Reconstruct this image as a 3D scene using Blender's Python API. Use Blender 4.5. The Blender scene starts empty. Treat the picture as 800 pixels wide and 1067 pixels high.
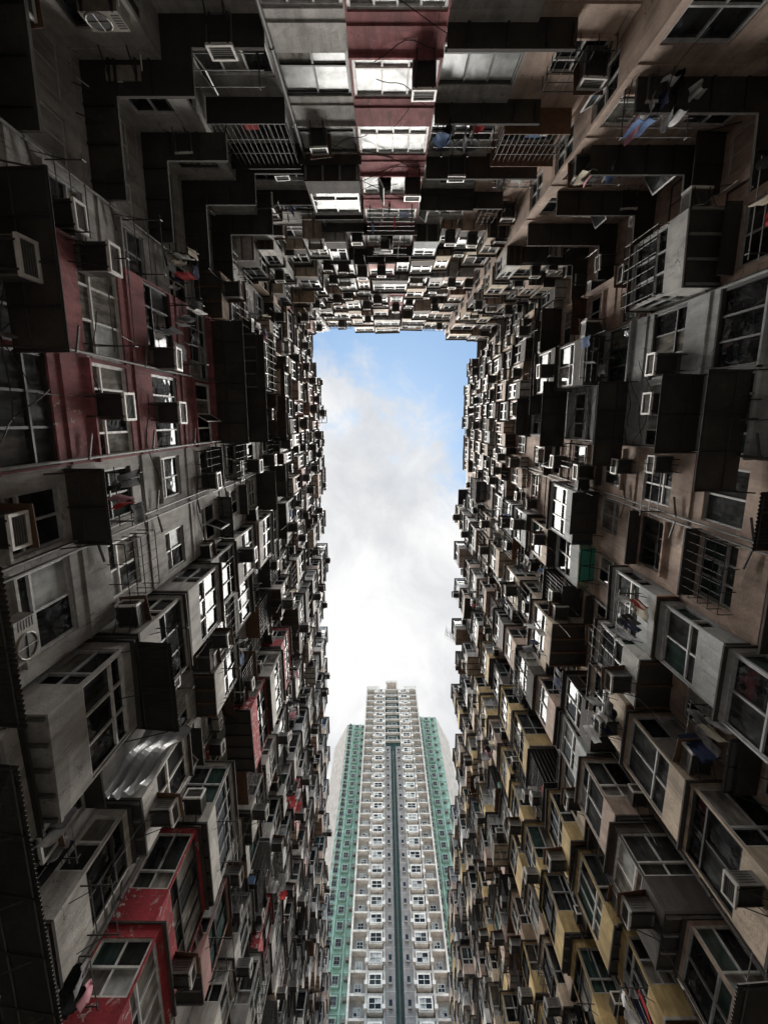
import bpy, math, random
from collections import Counter
from mathutils import Vector
from mathutils.bvhtree import BVHTree

random.seed(11)
R = random.Random(7)
SC = bpy.context.scene
COL = SC.collection
rad = math.radians

# ---------------------------------------------------------------- camera
cam_d = bpy.data.cameras.new("camera")
cam = bpy.data.objects.new("camera", cam_d)
COL.objects.link(cam)
TILT = 11.1
cam.location = (0, 0, 0)
cam.rotation_euler = (rad(180 - TILT), 0, 0)
cam_d.sensor_fit = 'VERTICAL'
cam_d.sensor_height = 36
FPX = 493.0
cam_d.lens = FPX / 1067 * 36
cam_d.clip_start = 0.05
cam_d.clip_end = 6000
SC.camera = cam

# ---------------------------------------------------------------- world, sun, exposure
SC.view_settings.view_transform = 'Standard'
SC.view_settings.look = 'None'
SC.view_settings.gamma = 1
SC.view_settings.use_curve_mapping = False
SC.view_settings.exposure = 2.12
SC.cycles.use_denoising = True
SC.cycles.max_bounces = 8
SC.cycles.diffuse_bounces = 6
SC.cycles.glossy_bounces = 4
SC.cycles.transmission_bounces = 2
SUN_EL, SUN_AZ = 84, -8          # degrees above the horizon; from the tower's direction, a little to one side
sun_dir = Vector((math.sin(rad(SUN_AZ)) * math.cos(rad(SUN_EL)), math.cos(rad(SUN_AZ)) * math.cos(rad(SUN_EL)), math.sin(rad(SUN_EL))))

GLOW, CLOUD = 0.0, 0.208
W = bpy.data.worlds.new("World")
SC.world = W
W.use_nodes = True


class NT:
    """Small helper for wiring nodes."""
    def __init__(s, tree):
        s.t = tree
        tree.nodes.clear()

    def n(s, typ, **kw):
        x = s.t.nodes.new(typ)
        for k, v in kw.items():
            if k == 'ins':
                for i, val in v.items():
                    if isinstance(val, bpy.types.NodeSocket):
                        s.t.links.new(val, x.inputs[i])
                    else:
                        x.inputs[i].default_value = val
            else:
                setattr(x, k, v)
        return x

    def math(s, op, a, b=0.0, clamp=False):
        return s.n('ShaderNodeMath', operation=op, use_clamp=clamp, ins={0: a, 1: b}).outputs[0]

    def ramp(s, f, stops, interp='LINEAR'):
        r = s.n('ShaderNodeValToRGB', ins={0: f})
        cr = r.color_ramp
        cr.interpolation = interp
        while len(cr.elements) < len(stops):
            cr.elements.new(0.5)
        for e, (p, c) in zip(cr.elements, stops):
            e.position = p
            e.color = (c, c, c, 1) if isinstance(c, (int, float)) else (*c, 1)
        return r.outputs[0]

    def mix(s, f, a, b, blend='MIX'):
        m = s.n('ShaderNodeMix', data_type='RGBA', blend_type=blend)
        for i, v in ((0, f), (6, a), (7, b)):
            if isinstance(v, bpy.types.NodeSocket):
                s.t.links.new(v, m.inputs[i])
            else:
                m.inputs[i].default_value = (*v, 1) if isinstance(v, tuple) and len(v) == 3 else v
        return m.outputs[2]

    def noise(s, vec, scale, detail=4, rough=.55, dist=0.0):
        return s.n('ShaderNodeTexNoise', ins={'Vector': vec, 'Scale': scale, 'Detail': detail, 'Roughness': rough, 'Distortion': dist}).outputs[0]


w = NT(W.node_tree)
sky = w.n('ShaderNodeTexSky', sky_type='NISHITA', sun_disc=False, sun_elevation=rad(SUN_EL), sun_rotation=rad(SUN_AZ), dust_density=0.2, ozone_density=1.6)
gen = w.n('ShaderNodeTexCoord').outputs['Generated']
sep = w.n('ShaderNodeSeparateXYZ', ins={0: gen})
zc = w.math('MAXIMUM', sep.outputs[2], 0.06)
gx = w.math('DIVIDE', sep.outputs[0], zc)
gy = w.math('DIVIDE', sep.outputs[1], zc)
pl = w.n('ShaderNodeCombineXYZ', ins={0: gx, 1: gy, 2: 0.37}).outputs[0]
n1 = w.noise(pl, 8.0, 9, .62, .4)
n2 = w.noise(pl, 2.6, 3, .5, .2)
# more cloud towards the tower, thinner and bluer overhead and behind
gyc = w.n('ShaderNodeMapRange', ins={0: gy, 1: -0.22, 2: 0.20, 3: -0.14, 4: 0.34}).outputs[0]
gxc = w.n('ShaderNodeMapRange', ins={0: gx, 1: -0.03, 2: 0.15, 3: 0.06, 4: -0.27}).outputs[0]
gxc = w.math('MULTIPLY', gxc, w.ramp(gy, [(0.10, 1.0), (0.26, 0.0)]))
cov = w.math('ADD', w.math('ADD', n1, gyc), w.math('ADD', gxc, w.math('MULTIPLY', w.math('SUBTRACT', n2, .5), .5)))
mask = w.ramp(cov, [(0.38, 0.05), (0.50, .34), (0.62, .90), (0.78, 1.0)])
n3 = w.noise(pl, 4.2, 8, .60, .4)
spot = w.n('ShaderNodeVectorMath', operation='DISTANCE', ins={0: pl, 1: (-.07, .50, .37)}).outputs['Value']
brt = w.ramp(spot, [(0.0, .20), (.30, 0.0)], 'EASE')
shade = w.ramp(w.math('ADD', n3, brt), [(0.32, (.76, .785, .82)), (0.48, (.90, .91, .93)), (0.66, (1.10, 1.10, 1.10))])
hazy = w.mix(1.0, sky.outputs[0], (.92, 1.06, .98), 'MULTIPLY')
bg_sky = w.n('ShaderNodeBackground', ins={0: hazy, 1: 0.05})
# the veiled sun brightens the cloud round it
sdot = w.n('ShaderNodeVectorMath', operation='DOT_PRODUCT', ins={0: gen, 1: tuple(sun_dir)}).outputs['Value']
glow = w.math('ADD', w.math('MULTIPLY', w.ramp(sdot, [(.80, 0.0), (.93, .22), (1.0, 1.0)], 'EASE'), GLOW), CLOUD)
bg_cl = w.n('ShaderNodeBackground', ins={0: shade, 1: glow})
mx = w.n('ShaderNodeMixShader', ins={0: mask, 1: bg_sky.outputs[0], 2: bg_cl.outputs[0]})
w.n('ShaderNodeOutputWorld', ins={0: mx.outputs[0]})

sd = bpy.data.lights.new("sun", 'SUN')
sd.energy = 4.1
sd.angle = rad(66)
sd.color = (1, .95, .88)
sun = bpy.data.objects.new("sun", sd)
COL.objects.link(sun)
sun.rotation_euler = (-sun_dir).to_track_quat('-Z', 'Y').to_euler()
sun.location = (0, 40, 150)

# ---------------------------------------------------------------- materials
M = {}
MATS = []


def newmat(name):
    m = bpy.data.materials.new(name)
    m.use_nodes = True
    M[name] = len(MATS)
    MATS.append(m)
    return m, NT(m.node_tree)


def out(t, color, rough=.8, spec=.3, bump=None, metallic=0.0, coat=0.0):
    b = t.n('ShaderNodeBsdfPrincipled', ins={'Base Color': color if isinstance(color, bpy.types.NodeSocket) else (*color, 1),
                                             'Roughness': rough, 'Specular IOR Level': spec, 'Metallic': metallic, 'Coat Weight': coat})
    if bump is not None:
        bp = t.n('ShaderNodeBump', ins={'Strength': .5, 'Distance': .02, 'Height': bump})
        t.t.links.new(bp.outputs[0], b.inputs['Normal'])
    t.n('ShaderNodeOutputMaterial', ins={0: b.outputs[0]})


def wall_mat(name, c, dirt=(.06, .055, .05), amount=.42, peel=None, peel_at=.62, worn=True):
    """Painted render: blotches, vertical rain streaks, pitted cracks, flaking where PEEL gives the plaster colour."""
    m, t = newmat(name)
    geo = t.n('ShaderNodeNewGeometry').outputs['Position']
    st = t.n('ShaderNodeMapping', ins={0: geo, 3: (1, 1, .2)}).outputs[0]
    big = t.noise(geo, .9, 5, .62)
    streak = t.noise(st, 3.4, 5, .65, .3)
    fine = t.noise(geo, 14, 4, .6)
    a = t.mix(t.ramp(big, [(.3, 0.0), (.72, 1.0)]), tuple(v * .58 for v in c), tuple(min(1, v * 1.12) for v in c))
    s = t.math('MULTIPLY', t.ramp(streak, [(.43, 0.0), (.66, 1.0)]), amount)
    b = t.mix(s, a, dirt)
    wn = 1.0 if worn else 0.0
    st2 = t.n('ShaderNodeMapping', ins={0: geo, 1: (3.1, 1.7, 0), 3: (2.2, 2.2, .16)}).outputs[0]
    run = t.math('MULTIPLY', t.ramp(t.noise(st2, 3.0, 4, .6), [(.60, 0.0), (.70, 1.0)]), t.ramp(t.noise(geo, .55, 2), [(.45, 0.0), (.6, .8 * wn)]))
    b = t.mix(run, b, (.10, .062, .04))
    patch = t.n('ShaderNodeTexVoronoi', feature='F1', ins={'Vector': geo, 'Scale': .9}).outputs[1]
    pk = t.math('ADD', t.math('MULTIPLY', t.n('ShaderNodeSeparateXYZ', ins={0: patch}).outputs[0], .34 * wn), .80 + .2 * (1 - wn))
    b = t.mix(1.0, b, t.n('ShaderNodeCombineColor', ins={0: pk, 1: pk, 2: pk}).outputs[0], 'MULTIPLY')
    pit = t.ramp(t.noise(geo, 6.5, 6, .75, .6), [(.66, 0.0), (.70, .85 * wn)])
    b = t.mix(pit, b, dirt)
    f = t.math('MULTIPLY', t.ramp(fine, [(.52, 0.0), (.75, 1.0)]), .5)
    b = t.mix(f, b, tuple(v * .55 for v in c))
    vor = t.n('ShaderNodeTexVoronoi', feature='DISTANCE_TO_EDGE', ins={'Vector': t.n('ShaderNodeVectorMath', operation='ADD', ins={0: geo, 1: t.n('ShaderNodeTexNoise', ins={'Vector': geo, 'Scale': 2.5, 'Detail': 3}).outputs[1]}).outputs[0], 'Scale': .8}).outputs[0]
    crack = t.math('MULTIPLY', t.ramp(vor, [(.0, 1.0), (.012, 0.0)]), t.ramp(t.noise(geo, 1.3, 2), [(.5, 0.0), (.62, 1.0)]))
    b = t.mix(t.math('MULTIPLY', crack, .8 * wn), b, dirt)
    if peel:
        pn = t.noise(geo, 5.5, 6, .68, .5)
        pm = t.math('MULTIPLY', t.ramp(pn, [(peel_at, 0.0), (peel_at + .02, 1.0)]), t.ramp(t.noise(geo, .8, 2), [(.40, 0.0), (.55, 1.0)]))
        b = t.mix(pm, b, peel)
    out(t, b, .85, .25, fine)


wall_mat("grey_render", (.50, .49, .47))
wall_mat("pale_render", (.62, .60, .56), amount=.45)
wall_mat("red_paint", (.37, .14, .15), dirt=(.06, .03, .03), amount=.5, peel=(.46, .40, .38), peel_at=.64)
wall_mat("bright_red_paint", (.44, .05, .065), dirt=(.05, .02, .02), amount=.35, peel=(.55, .5, .48), peel_at=.555)
wall_mat("pink_paint", (.56, .32, .30), amount=.4, peel=(.5, .46, .43))
wall_mat("tan_render", (.57, .435, .36), amount=.4)
wall_mat("beige_render", (.64, .53, .41), amount=.45)
wall_mat("yellow_paint", (.66, .49, .23), dirt=(.08, .06, .03), amount=.5)
wall_mat("panel_grey", (.50, .53, .54), amount=.3)
wall_mat("white_paint", (.74, .74, .72), amount=.35)
wall_mat("green_paint", (.10, .36, .29), amount=.4)
wall_mat("brown_render", (.38, .27, .19), amount=.5)
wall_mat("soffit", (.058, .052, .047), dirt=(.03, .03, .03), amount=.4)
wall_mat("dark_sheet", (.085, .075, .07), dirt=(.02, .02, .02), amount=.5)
wall_mat("roof_felt", (.18, .18, .18))
wall_mat("courtyard_paving", (.20, .195, .185), amount=.3)
wall_mat("tower_grey", (.41, .385, .365), amount=.14, worn=False)
wall_mat("tower_pilaster", (.25, .24, .24), amount=.14, worn=False)
wall_mat("tower_white", (.68, .65, .61), amount=.14, worn=False)
wall_mat("tower_green", (.34, .53, .46), amount=.14, worn=False)
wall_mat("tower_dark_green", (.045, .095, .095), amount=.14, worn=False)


def plain(name, c, rough=.5, spec=.4, metallic=0.0, var=.35, scale=6):
    m, t = newmat(name)
    geo = t.n('ShaderNodeNewGeometry').outputs['Position']
    n = t.noise(geo, scale, 4, .6)
    rnd = t.n('ShaderNodeObjectInfo').outputs['Random']
    k = t.math('MULTIPLY', t.ramp(n, [(.35, 1.0 - var), (.65, 1.0)]), t.math('ADD', t.math('MULTIPLY', rnd, .5), .75))
    col = t.mix(1.0, tuple(c), t.n('ShaderNodeCombineColor', ins={0: k, 1: k, 2: k}).outputs[0], 'MULTIPLY')
    out(t, col, rough, spec, None, metallic)


plain("frame_white", (.72, .72, .70), .5)
plain("frame_metal", (.52, .53, .54), .4)
plain("frame_dark", (.05, .05, .05), .5)
plain("frame_green", (.05, .25, .18), .5)
plain("case_grey", (.17, .165, .155), .6)
plain("case_beige", (.30, .28, .24), .6)
plain("rim_white", (.72, .71, .68), .5, var=.2)
plain("grille_dark", (.06, .06, .06), .6)
plain("iron", (.035, .033, .032), .6)
plain("rust", (.14, .075, .045), .8)
plain("zinc", (.20, .205, .21), .5, .4)
plain("pipe_grey", (.13, .125, .12), .6)
plain("sheet_plastic", (.42, .43, .45), .35, .5, var=.15)
plain("awning_green", (.09, .42, .33), .5, var=.2)
for nm, c in (("navy", (.025, .035, .08)), ("black", (.015, .015, .016)), ("white", (.72, .72, .72)), ("grey", (.26, .26, .27)), ("red", (.45, .05, .05)),
              ("blue", (.10, .16, .30)), ("purple", (.16, .10, .24)), ("pink", (.60, .30, .35)), ("orange", (.60, .20, .06)), ("cream", (.60, .55, .44))):
    plain("cloth_" + nm, c, .9, .1, var=.25)


def pane_mat(name, c, rough, var=.5, spec=.5):
    m, t = newmat(name)
    geo = t.n('ShaderNodeNewGeometry').outputs['Position']
    st = t.n('ShaderNodeMapping', ins={0: geo, 3: (6, 6, 1.1)}).outputs[0]
    n = t.noise(st, 1.1, 4, .6)
    big = t.noise(geo, 1.7, 3, .6)
    k = t.math('MULTIPLY', t.ramp(n, [(.4, 1 - var), (.62, 1.0)]), t.ramp(big, [(.35, .45), (.6, 1.0)]))
    col = t.mix(1.0, tuple(c), t.n('ShaderNodeCombineColor', ins={0: k, 1: k, 2: k}).outputs[0], 'MULTIPLY')
    wav = t.n('ShaderNodeBump', ins={'Strength': .25, 'Distance': .03, 'Height': t.noise(geo, 1.3, 2)}).outputs[0]
    dif = t.n('ShaderNodeBsdfDiffuse', ins={0: col})
    glo = t.n('ShaderNodeBsdfGlossy', ins={0: (.9, .93, .95, 1), 'Roughness': rough, 'Normal': wav})
    fres = t.n('ShaderNodeFresnel', ins={0: 1.45, 1: wav}).outputs[0]
    dust = t.ramp(t.noise(geo, 3.1, 4, .6), [(.35, .6), (.65, 1.0)])
    fac = t.math('MULTIPLY', t.math('MINIMUM', fres, spec * .15), dust)
    t.n('ShaderNodeOutputMaterial', ins={0: t.n('ShaderNodeMixShader', ins={0: fac, 1: dif.outputs[0], 2: glo.outputs[0]}).outputs[0]})


pane_mat("glass_dark", (.030, .032, .034), .03)
pane_mat("glass_smoke", (.075, .08, .08), .05)
pane_mat("glass_curtain", (.36, .345, .31), .05)
pane_mat("glass_frosted", (.52, .54, .53), .22, .2)
pane_mat("glass_green", (.05, .09, .08), .05)
pane_mat("glass_papered", (.50, .40, .24), .08)

# ---------------------------------------------------------------- mesh building


class MB:
    def __init__(s):
        s.v, s.f, s.m = [], [], []

    def poly(s, pts, mat):
        b = len(s.v)
        s.v.extend(pts)
        s.f.append(tuple(range(b, b + len(pts))))
        s.m.append(M[mat])

    def hexa(s, p, mat):
        b = len(s.v)
        s.v.extend(p)
        k = M[mat]
        for q in ((0, 3, 2, 1), (4, 5, 6, 7), (0, 1, 5, 4), (1, 2, 6, 5), (2, 3, 7, 6), (3, 0, 4, 7)):
            s.f.append(tuple(b + i for i in q))
            s.m.append(k)

    def box(s, x0, x1, y0, y1, z0, z1, mat):
        s.hexa([(x0, y0, z0), (x1, y0, z0), (x1, y1, z0), (x0, y1, z0), (x0, y0, z1), (x1, y0, z1), (x1, y1, z1), (x0, y1, z1)], mat)

    def fbox(s, fr, s0, s1, d0, d1, z0, z1, mat):
        s.hexa([fr.p(s0, d0, z0), fr.p(s1, d0, z0), fr.p(s1, d1, z0), fr.p(s0, d1, z0),
                fr.p(s0, d0, z1), fr.p(s1, d0, z1), fr.p(s1, d1, z1), fr.p(s0, d1, z1)], mat)

    def prism(s, pts, z0, z1, mat, mat_under=None):
        n = len(pts)
        s.poly([(x, y, z0) for x, y in pts], mat_under or mat)
        s.poly([(x, y, z1) for x, y in pts], mat)
        for i in range(n):
            a, b = pts[i], pts[(i + 1) % n]
            s.poly([(*a, z0), (*b, z0), (*b, z1), (*a, z1)], mat)

    def tube(s, a, b, r, mat, n=6, r2=None):
        a, b = Vector(a), Vector(b)
        d = (b - a).normalized()
        u = d.cross(Vector((0, 0, 1)) if abs(d.z) < .9 else Vector((1, 0, 0))).normalized()
        v = d.cross(u)
        r2 = r if r2 is None else r2
        base = len(s.v)
        for i in range(n):
            an = 2 * math.pi * i / n
            s.v.append(tuple(a + (u * math.cos(an) + v * math.sin(an)) * r))
            s.v.append(tuple(b + (u * math.cos(an) + v * math.sin(an)) * r2))
        for i in range(n):
            j = (i + 1) % n
            s.f.append((base + 2 * i, base + 2 * j, base + 2 * j + 1, base + 2 * i + 1))
            s.m.append(M[mat])
        s.f.append(tuple(base + 2 * i for i in range(n)))
        s.f.append(tuple(base + 2 * i + 1 for i in range(n)))
        s.m += [M[mat]] * 2

    def line(s, pts, r, mat, n=4):
        for a, b in zip(pts, pts[1:]):
            s.tube(a, b, r, mat, n)

    def join(s, o):
        b = len(s.v)
        s.v.extend(o.v)
        s.f.extend(tuple(i + b for i in q) for q in o.f)
        s.m.extend(o.m)

    def center(s):
        n = len(s.v)
        lo = [min(p[i] for p in s.v) for i in range(3)]
        hi = [max(p[i] for p in s.v) for i in range(3)]
        return lo, hi

    def build(s, name, parent=None, origin=(0, 0, 0)):
        me = bpy.data.meshes.new(name)
        ox, oy, oz = origin
        me.from_pydata([(x - ox, y - oy, z - oz) for x, y, z in s.v] if origin != (0, 0, 0) else [tuple(p) for p in s.v], [], s.f)
        used = sorted(set(s.m))
        rm = {k: i for i, k in enumerate(used)}
        for k in used:
            me.materials.append(MATS[k])
        me.polygons.foreach_set('material_index', [rm[k] for k in s.m])
        me.update()
        o = bpy.data.objects.new(name, me)
        COL.objects.link(o)
        if parent is not None:
            o.parent = parent
        else:
            o.location = origin
        return o


class Frame:
    """A wall's own coordinates: s along it, d out of it towards the courtyard, z up."""
    def __init__(s, o, u, n):
        s.o, s.u, s.n = o, u, n

    def p(s, a, d, z):
        return (s.o[0] + s.u[0] * a + s.n[0] * d, s.o[1] + s.u[1] * a + s.n[1] * d, z)


def tag(o, label=None, cat=None, group=None, kind=None):
    if label: o['label'] = label
    if cat: o['category'] = cat
    if group: o['group'] = group
    if kind: o['kind'] = kind
    return o


def empty(name, loc):
    o = bpy.data.objects.new(name, None)
    COL.objects.link(o)
    o.location = loc
    o.empty_display_size = .3
    return o


GROUND = -1.6
FH = 2.8
F0 = 6.8


def floor_z(k):
    return F0 + FH * k


KMIN, KMAX = -1, 13
ROOF = floor_z(KMAX + 1)

# every piece that is to become an object later: kind, block, mesh(es), sample points, address
ITEMS = []
BLOCK = {}
BLOCK_WALL = {}


def item(kind, block, mb, extra=None, pts=None, **kw):
    lo, hi = mb.center()
    ITEMS.append(dict(kind=kind, block=block, mb=mb, extra=extra or [], lo=lo, hi=hi, pts=pts, **kw))
    return ITEMS[-1]


# ---- windows
def make_window(fr, s0, s1, z0, z1, d=-.10, cols=3, transom=.3, frame='frame_metal', glass=None, open_leaf=False, sill=None, fw=.05):
    """A window: frame bars (mesh), its panes (second mesh), perhaps an opened leaf (third) ."""
    f, g = MB(), MB()
    th = .055
    f.fbox(fr, s0, s0 + fw, d - .02, d + th, z0, z1, frame)
    f.fbox(fr, s1 - fw, s1, d - .02, d + th, z0, z1, frame)
    f.fbox(fr, s0 + fw, s1 - fw, d - .02, d + th, z0, z0 + fw, frame)
    f.fbox(fr, s0 + fw, s1 - fw, d - .02, d + th, z1 - fw, z1, frame)
    a0, a1, b0, b1 = s0 + fw, s1 - fw, z0 + fw, z1 - fw
    zt = b0 + (b1 - b0) * transom if transom else None
    step = (a1 - a0) / cols
    for i in range(1, cols):
        x = a0 + step * i
        f.fbox(fr, x - .024, x + .024, d - .015, d + th - .008, b0, b1, frame)
    if zt:
        f.fbox(fr, a0, a1, d - .01, d + th + .004, zt - .026, zt + .026, frame)
    if sill:
        f.fbox(fr, s0 - .06, s1 + .06, d + .02, .09, z0 - .07, z0 - .004, sill)
    rows = [(b0, zt), (zt, b1)] if zt else [(b0, b1)]
    leaf = None
    k_open = R.randrange(cols) if open_leaf else -1
    gl = glass or ['glass_dark', 'glass_dark', 'glass_smoke', 'glass_curtain', 'glass_frosted']
    base = R.choice(gl)
    for i in range(cols):
        for r, (q0, q1) in enumerate(rows):
            gm = base if R.random() < .55 else R.choice(gl)
            dd = d - .005 + (.012 if i % 2 else 0)
            if i == k_open and r == len(rows) - 1:
                leaf = MB()
                an = R.uniform(.6, 1.35)
                L0 = a0 + step * i
                def q(t, z, o=0): return fr.p(L0 + math.cos(an) * t + math.sin(an) * o, d + .06 + math.sin(an) * t - math.cos(an) * o, z)
                leaf.poly([q(0, q0), q(step, q0), q(step, q1), q(0, q1)], 'glass_smoke')
                for (t0, t1, y0, y1) in ((0, .05, q0, q1), (step - .05, step, q0, q1), (.05, step - .05, q0, q0 + .05), (.05, step - .05, q1 - .05, q1)):
                    leaf.hexa([q(t0, y0, -.015), q(t1, y0, -.015), q(t1, y0, .015), q(t0, y0, .015), q(t0, y1, -.015), q(t1, y1, -.015), q(t1, y1, .015), q(t0, y1, .015)], frame)
                g.poly([fr.p(L0, d - .3, q0), fr.p(L0 + step, d - .3, q0), fr.p(L0 + step, d - .3, q1), fr.p(L0, d - .3, q1)], 'glass_dark')  # dark quad set back behind the open leaf, painting the unlit room
                continue
            g.poly([fr.p(a0 + step * i, dd, q0), fr.p(a0 + step * (i + 1), dd, q0), fr.p(a0 + step * (i + 1), dd, q1), fr.p(a0 + step * i, dd, q1)], gm)
    return f, g, leaf


def wall_panel(mb, fr, s0, s1, z0, z1, mat, openings=(), rev=.13):
    """A stretch of wall with real openings and their reveals."""
    ss = sorted({s0, s1, *[o[0] for o in openings], *[o[1] for o in openings]})
    zz = sorted({z0, z1, *[o[2] for o in openings], *[o[3] for o in openings]})
    for a, b in zip(ss, ss[1:]):
        for c, e in zip(zz, zz[1:]):
            ms, mz = (a + b) / 2, (c + e) / 2
            if any(o[0] < ms < o[1] and o[2] < mz < o[3] for o in openings):
                continue
            mb.poly([fr.p(a, 0, c), fr.p(b, 0, c), fr.p(b, 0, e), fr.p(a, 0, e)], mat)
    for (a, b, c, e) in openings:
        for q in (((a, 0, c), (b, 0, c), (b, -rev, c), (a, -rev, c)), ((a, 0, e), (b, 0, e), (b, -rev, e), (a, -rev, e)),
                  ((a, 0, c), (a, 0, e), (a, -rev, e), (a, -rev, c)), ((b, 0, c), (b, 0, e), (b, -rev, e), (b, -rev, c))):
            mb.poly([fr.p(*t) for t in q], mat)


def add_window(block, fr, s0, s1, z0, z1, col, **kw):
    f, g, leaf = make_window(fr, s0, s1, z0, z1, **kw)
    ex = [('pane', g)]
    if leaf: ex.append(('open_sash', leaf))
    c = (s0 + s1) / 2
    return item('window', block, f, ex, pts=[fr.p(s0 + (s1 - s0) * a, 0.03, z0 + (z1 - z0) * b) for a in (.12, .5, .88) for b in (.12, .5, .88)], col=col)


# ---- air conditioners: four kinds of mesh made once, then copied
def ac_mesh(kind):
    """Local: x across, +y out of the wall, z up from its bottom."""
    b, g = MB(), MB()
    if kind in ('window', 'hooded'):
        w_, h, d = .54, .38, .60
        b.box(-w_ / 2, w_ / 2, -.05, d, 0, h, 'case_grey')
        for i in range(5):
            zz = .08 + i * .065
            b.box(w_ / 2, w_ / 2 + .006, .12, d - .1, zz, zz + .02, 'grille_dark')
            b.box(-w_ / 2 - .006, -w_ / 2, .12, d - .1, zz, zz + .02, 'grille_dark')
        for sx in (-.75, .75):                                             # iron bracket under it
            b.tube((sx * .26, -.05, -.02), (sx * .26, d, -.02), .018, 'iron', 4)
            b.tube((sx * .26, 0, -.34), (sx * .26, d * .85, -.03), .015, 'iron', 4)
        b.box(-w_ / 2 + .02, w_ / 2 - .02, .05, d - .05, -.006, 0.001, 'iron')
        pts_h = [(.2, d * .3, -.01), (.21, .12, -.12), (.22, -.0, -.5), (.2, .0, -1.1), (.23, .0, -1.6)]
        b.line(pts_h, .011, 'pipe_grey', 4)                            # drip hose down the wall
        if kind == 'hooded':                                           # bent zinc sheet laid over it against drips from above
            b.hexa([(-w_ / 2 - .1, -.05, h + .10), (w_ / 2 + .1, -.05, h + .12), (w_ / 2 + .12, d + .1, h + .03), (-w_ / 2 - .08, d + .14, h + .02),
                    (-w_ / 2 - .1, -.05, h + .115), (w_ / 2 + .1, -.05, h + .135), (w_ / 2 + .12, d + .1, h + .045), (-w_ / 2 - .08, d + .14, h + .035)], 'rust')
        f0 = d + .004
        t = .03
        g.box(-w_ / 2 - .02, -w_ / 2 + t, f0 - .03, f0 + .03, -.02, h + .02, 'rim_white')
        g.box(w_ / 2 - t, w_ / 2 + .02, f0 - .03, f0 + .03, -.02, h + .02, 'rim_white')
        g.box(-w_ / 2 + t, w_ / 2 - t, f0 - .03, f0 + .03, -.02, t, 'rim_white')
        g.box(-w_ / 2 + t, w_ / 2 - t, f0 - .03, f0 + .03, h - t, h + .02, 'rim_white')
        g.box(-w_ / 2 + t, w_ / 2 - t, f0 - .02, f0, t, h - t, 'grille_dark')
        for i in range(6):
            z = t + .02 + i * (h - 2 * t) / 6
            g.box(-w_ / 2 + t, w_ / 2 - t, f0, f0 + .01, z, z + .012, 'case_grey')
    else:
        w_, h, d = .78, .52, .30
        y0 = .12
        b.box(-w_ / 2, w_ / 2, y0, y0 + d, 0, h, 'case_beige')
        for sx in (-1, 1):
            b.box(sx * .3 - .02, sx * .3 + .02, -.02, y0 + d + .03, -.045, -.003, 'iron')
            b.tube((sx * .3, 0, -.4), (sx * .3, y0 + d * .8, -.05), .016, 'iron', 4)
        n = 14
        cx = -.12
        ring = [(cx + .24 * math.cos(2 * math.pi * i / n), h / 2 + .24 * math.sin(2 * math.pi * i / n)) for i in range(n)]
        g.poly([(x, y0 + d + .004, z) for x, z in ring], 'grille_dark')
        for i in range(n):
            a, c = ring[i], ring[(i + 1) % n]
            g.tube((a[0], y0 + d + .01, a[1]), (c[0], y0 + d + .01, c[1]), .014, 'rim_white', 4)
        g.tube((cx - .24, y0 + d + .012, h / 2), (cx + .24, y0 + d + .012, h / 2), .008, 'rim_white', 4)
        g.tube((cx, y0 + d + .012, h / 2 - .24), (cx, y0 + d + .012, h / 2 + .24), .008, 'rim_white', 4)
        for i in range(6):
            z = .1 + i * .065
            g.box(.2, .37, y0 + d, y0 + d + .006, z, z + .025, 'grille_dark')
        b.tube((w_ / 2, y0 + .15, .1), (w_ / 2 + .12, 0, -.2), .016, 'rim_white', 5)
    return b, g


AC = {k: ac_mesh(k) for k in ('window', 'hooded', 'split')}


ACK = ['window', 'window', 'window', 'hooded', 'hooded', 'split']


def xform(mb, fr, s, d, z, sc=1.0):
    o = MB()
    o.f, o.m = mb.f, mb.m
    o.v = [fr.p(s + x * sc, d + y * sc, z + q * sc) for x, y, q in mb.v]
    return o


def add_ac(fr, s, d, z, col, kind='window', sc=1.0, face='front'):
    m = xform(AC[kind][0], fr, s, d, z, sc)
    g = xform(AC[kind][1], fr, s, d, z, sc)
    pts = [fr.p(s + x, d + y, z + q) for x in (-.2, .2) for y, q in ((.66, .1), (.66, .35), (.5, -.03), (.2, -.03))] + [fr.p(s - .36, d + .4, z + .2), fr.p(s + .36, d + .4, z + .2)]
    item('ac', None, m, [('grille', g)], pts=pts, col=col, fr=fr, pos=(s, d, z), sc=sc, ack=kind, face=face)


def add_rack(fr, s, d, z, wdt, col, depth=.95, rods=4, clothes=0, face='front'):
    m = MB()
    for sx in (s - wdt / 2, s + wdt / 2):
        m.tube(fr.p(sx, d, z), fr.p(sx, d + depth, z + .02), .016, 'iron', 5)
        m.tube(fr.p(sx, d, z - .35), fr.p(sx, d + depth * .6, z), .011, 'iron', 4)
        m.tube(fr.p(sx, d + depth, z - .03), fr.p(sx, d + depth, z + .1), .014, 'iron', 4)
    rd = []
    for i in range(rods):
        dd = d + depth * (i + 1) / rods - .02
        m.tube(fr.p(s - wdt / 2 - .12, dd, z + .02), fr.p(s + wdt / 2 + .12, dd, z + .02), .013, 'zinc', 5)
        rd.append(dd)
    pts = [fr.p(s + wdt * a, dd, z + .005) for a in (-.45, -.2, 0.1, .3, .48) for dd in rd]
    it = item('rack', None, m, pts=pts, col=col, face=face, garments=[])
    for c in range(clothes):
        dd = rd[-1 - (c % len(rd))]
        ss = s - wdt / 2 + .1 + (wdt - .2) * ((c * .618) % 1.0)
        it['garments'].append(add_garment(fr, ss, dd, z, it))


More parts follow.
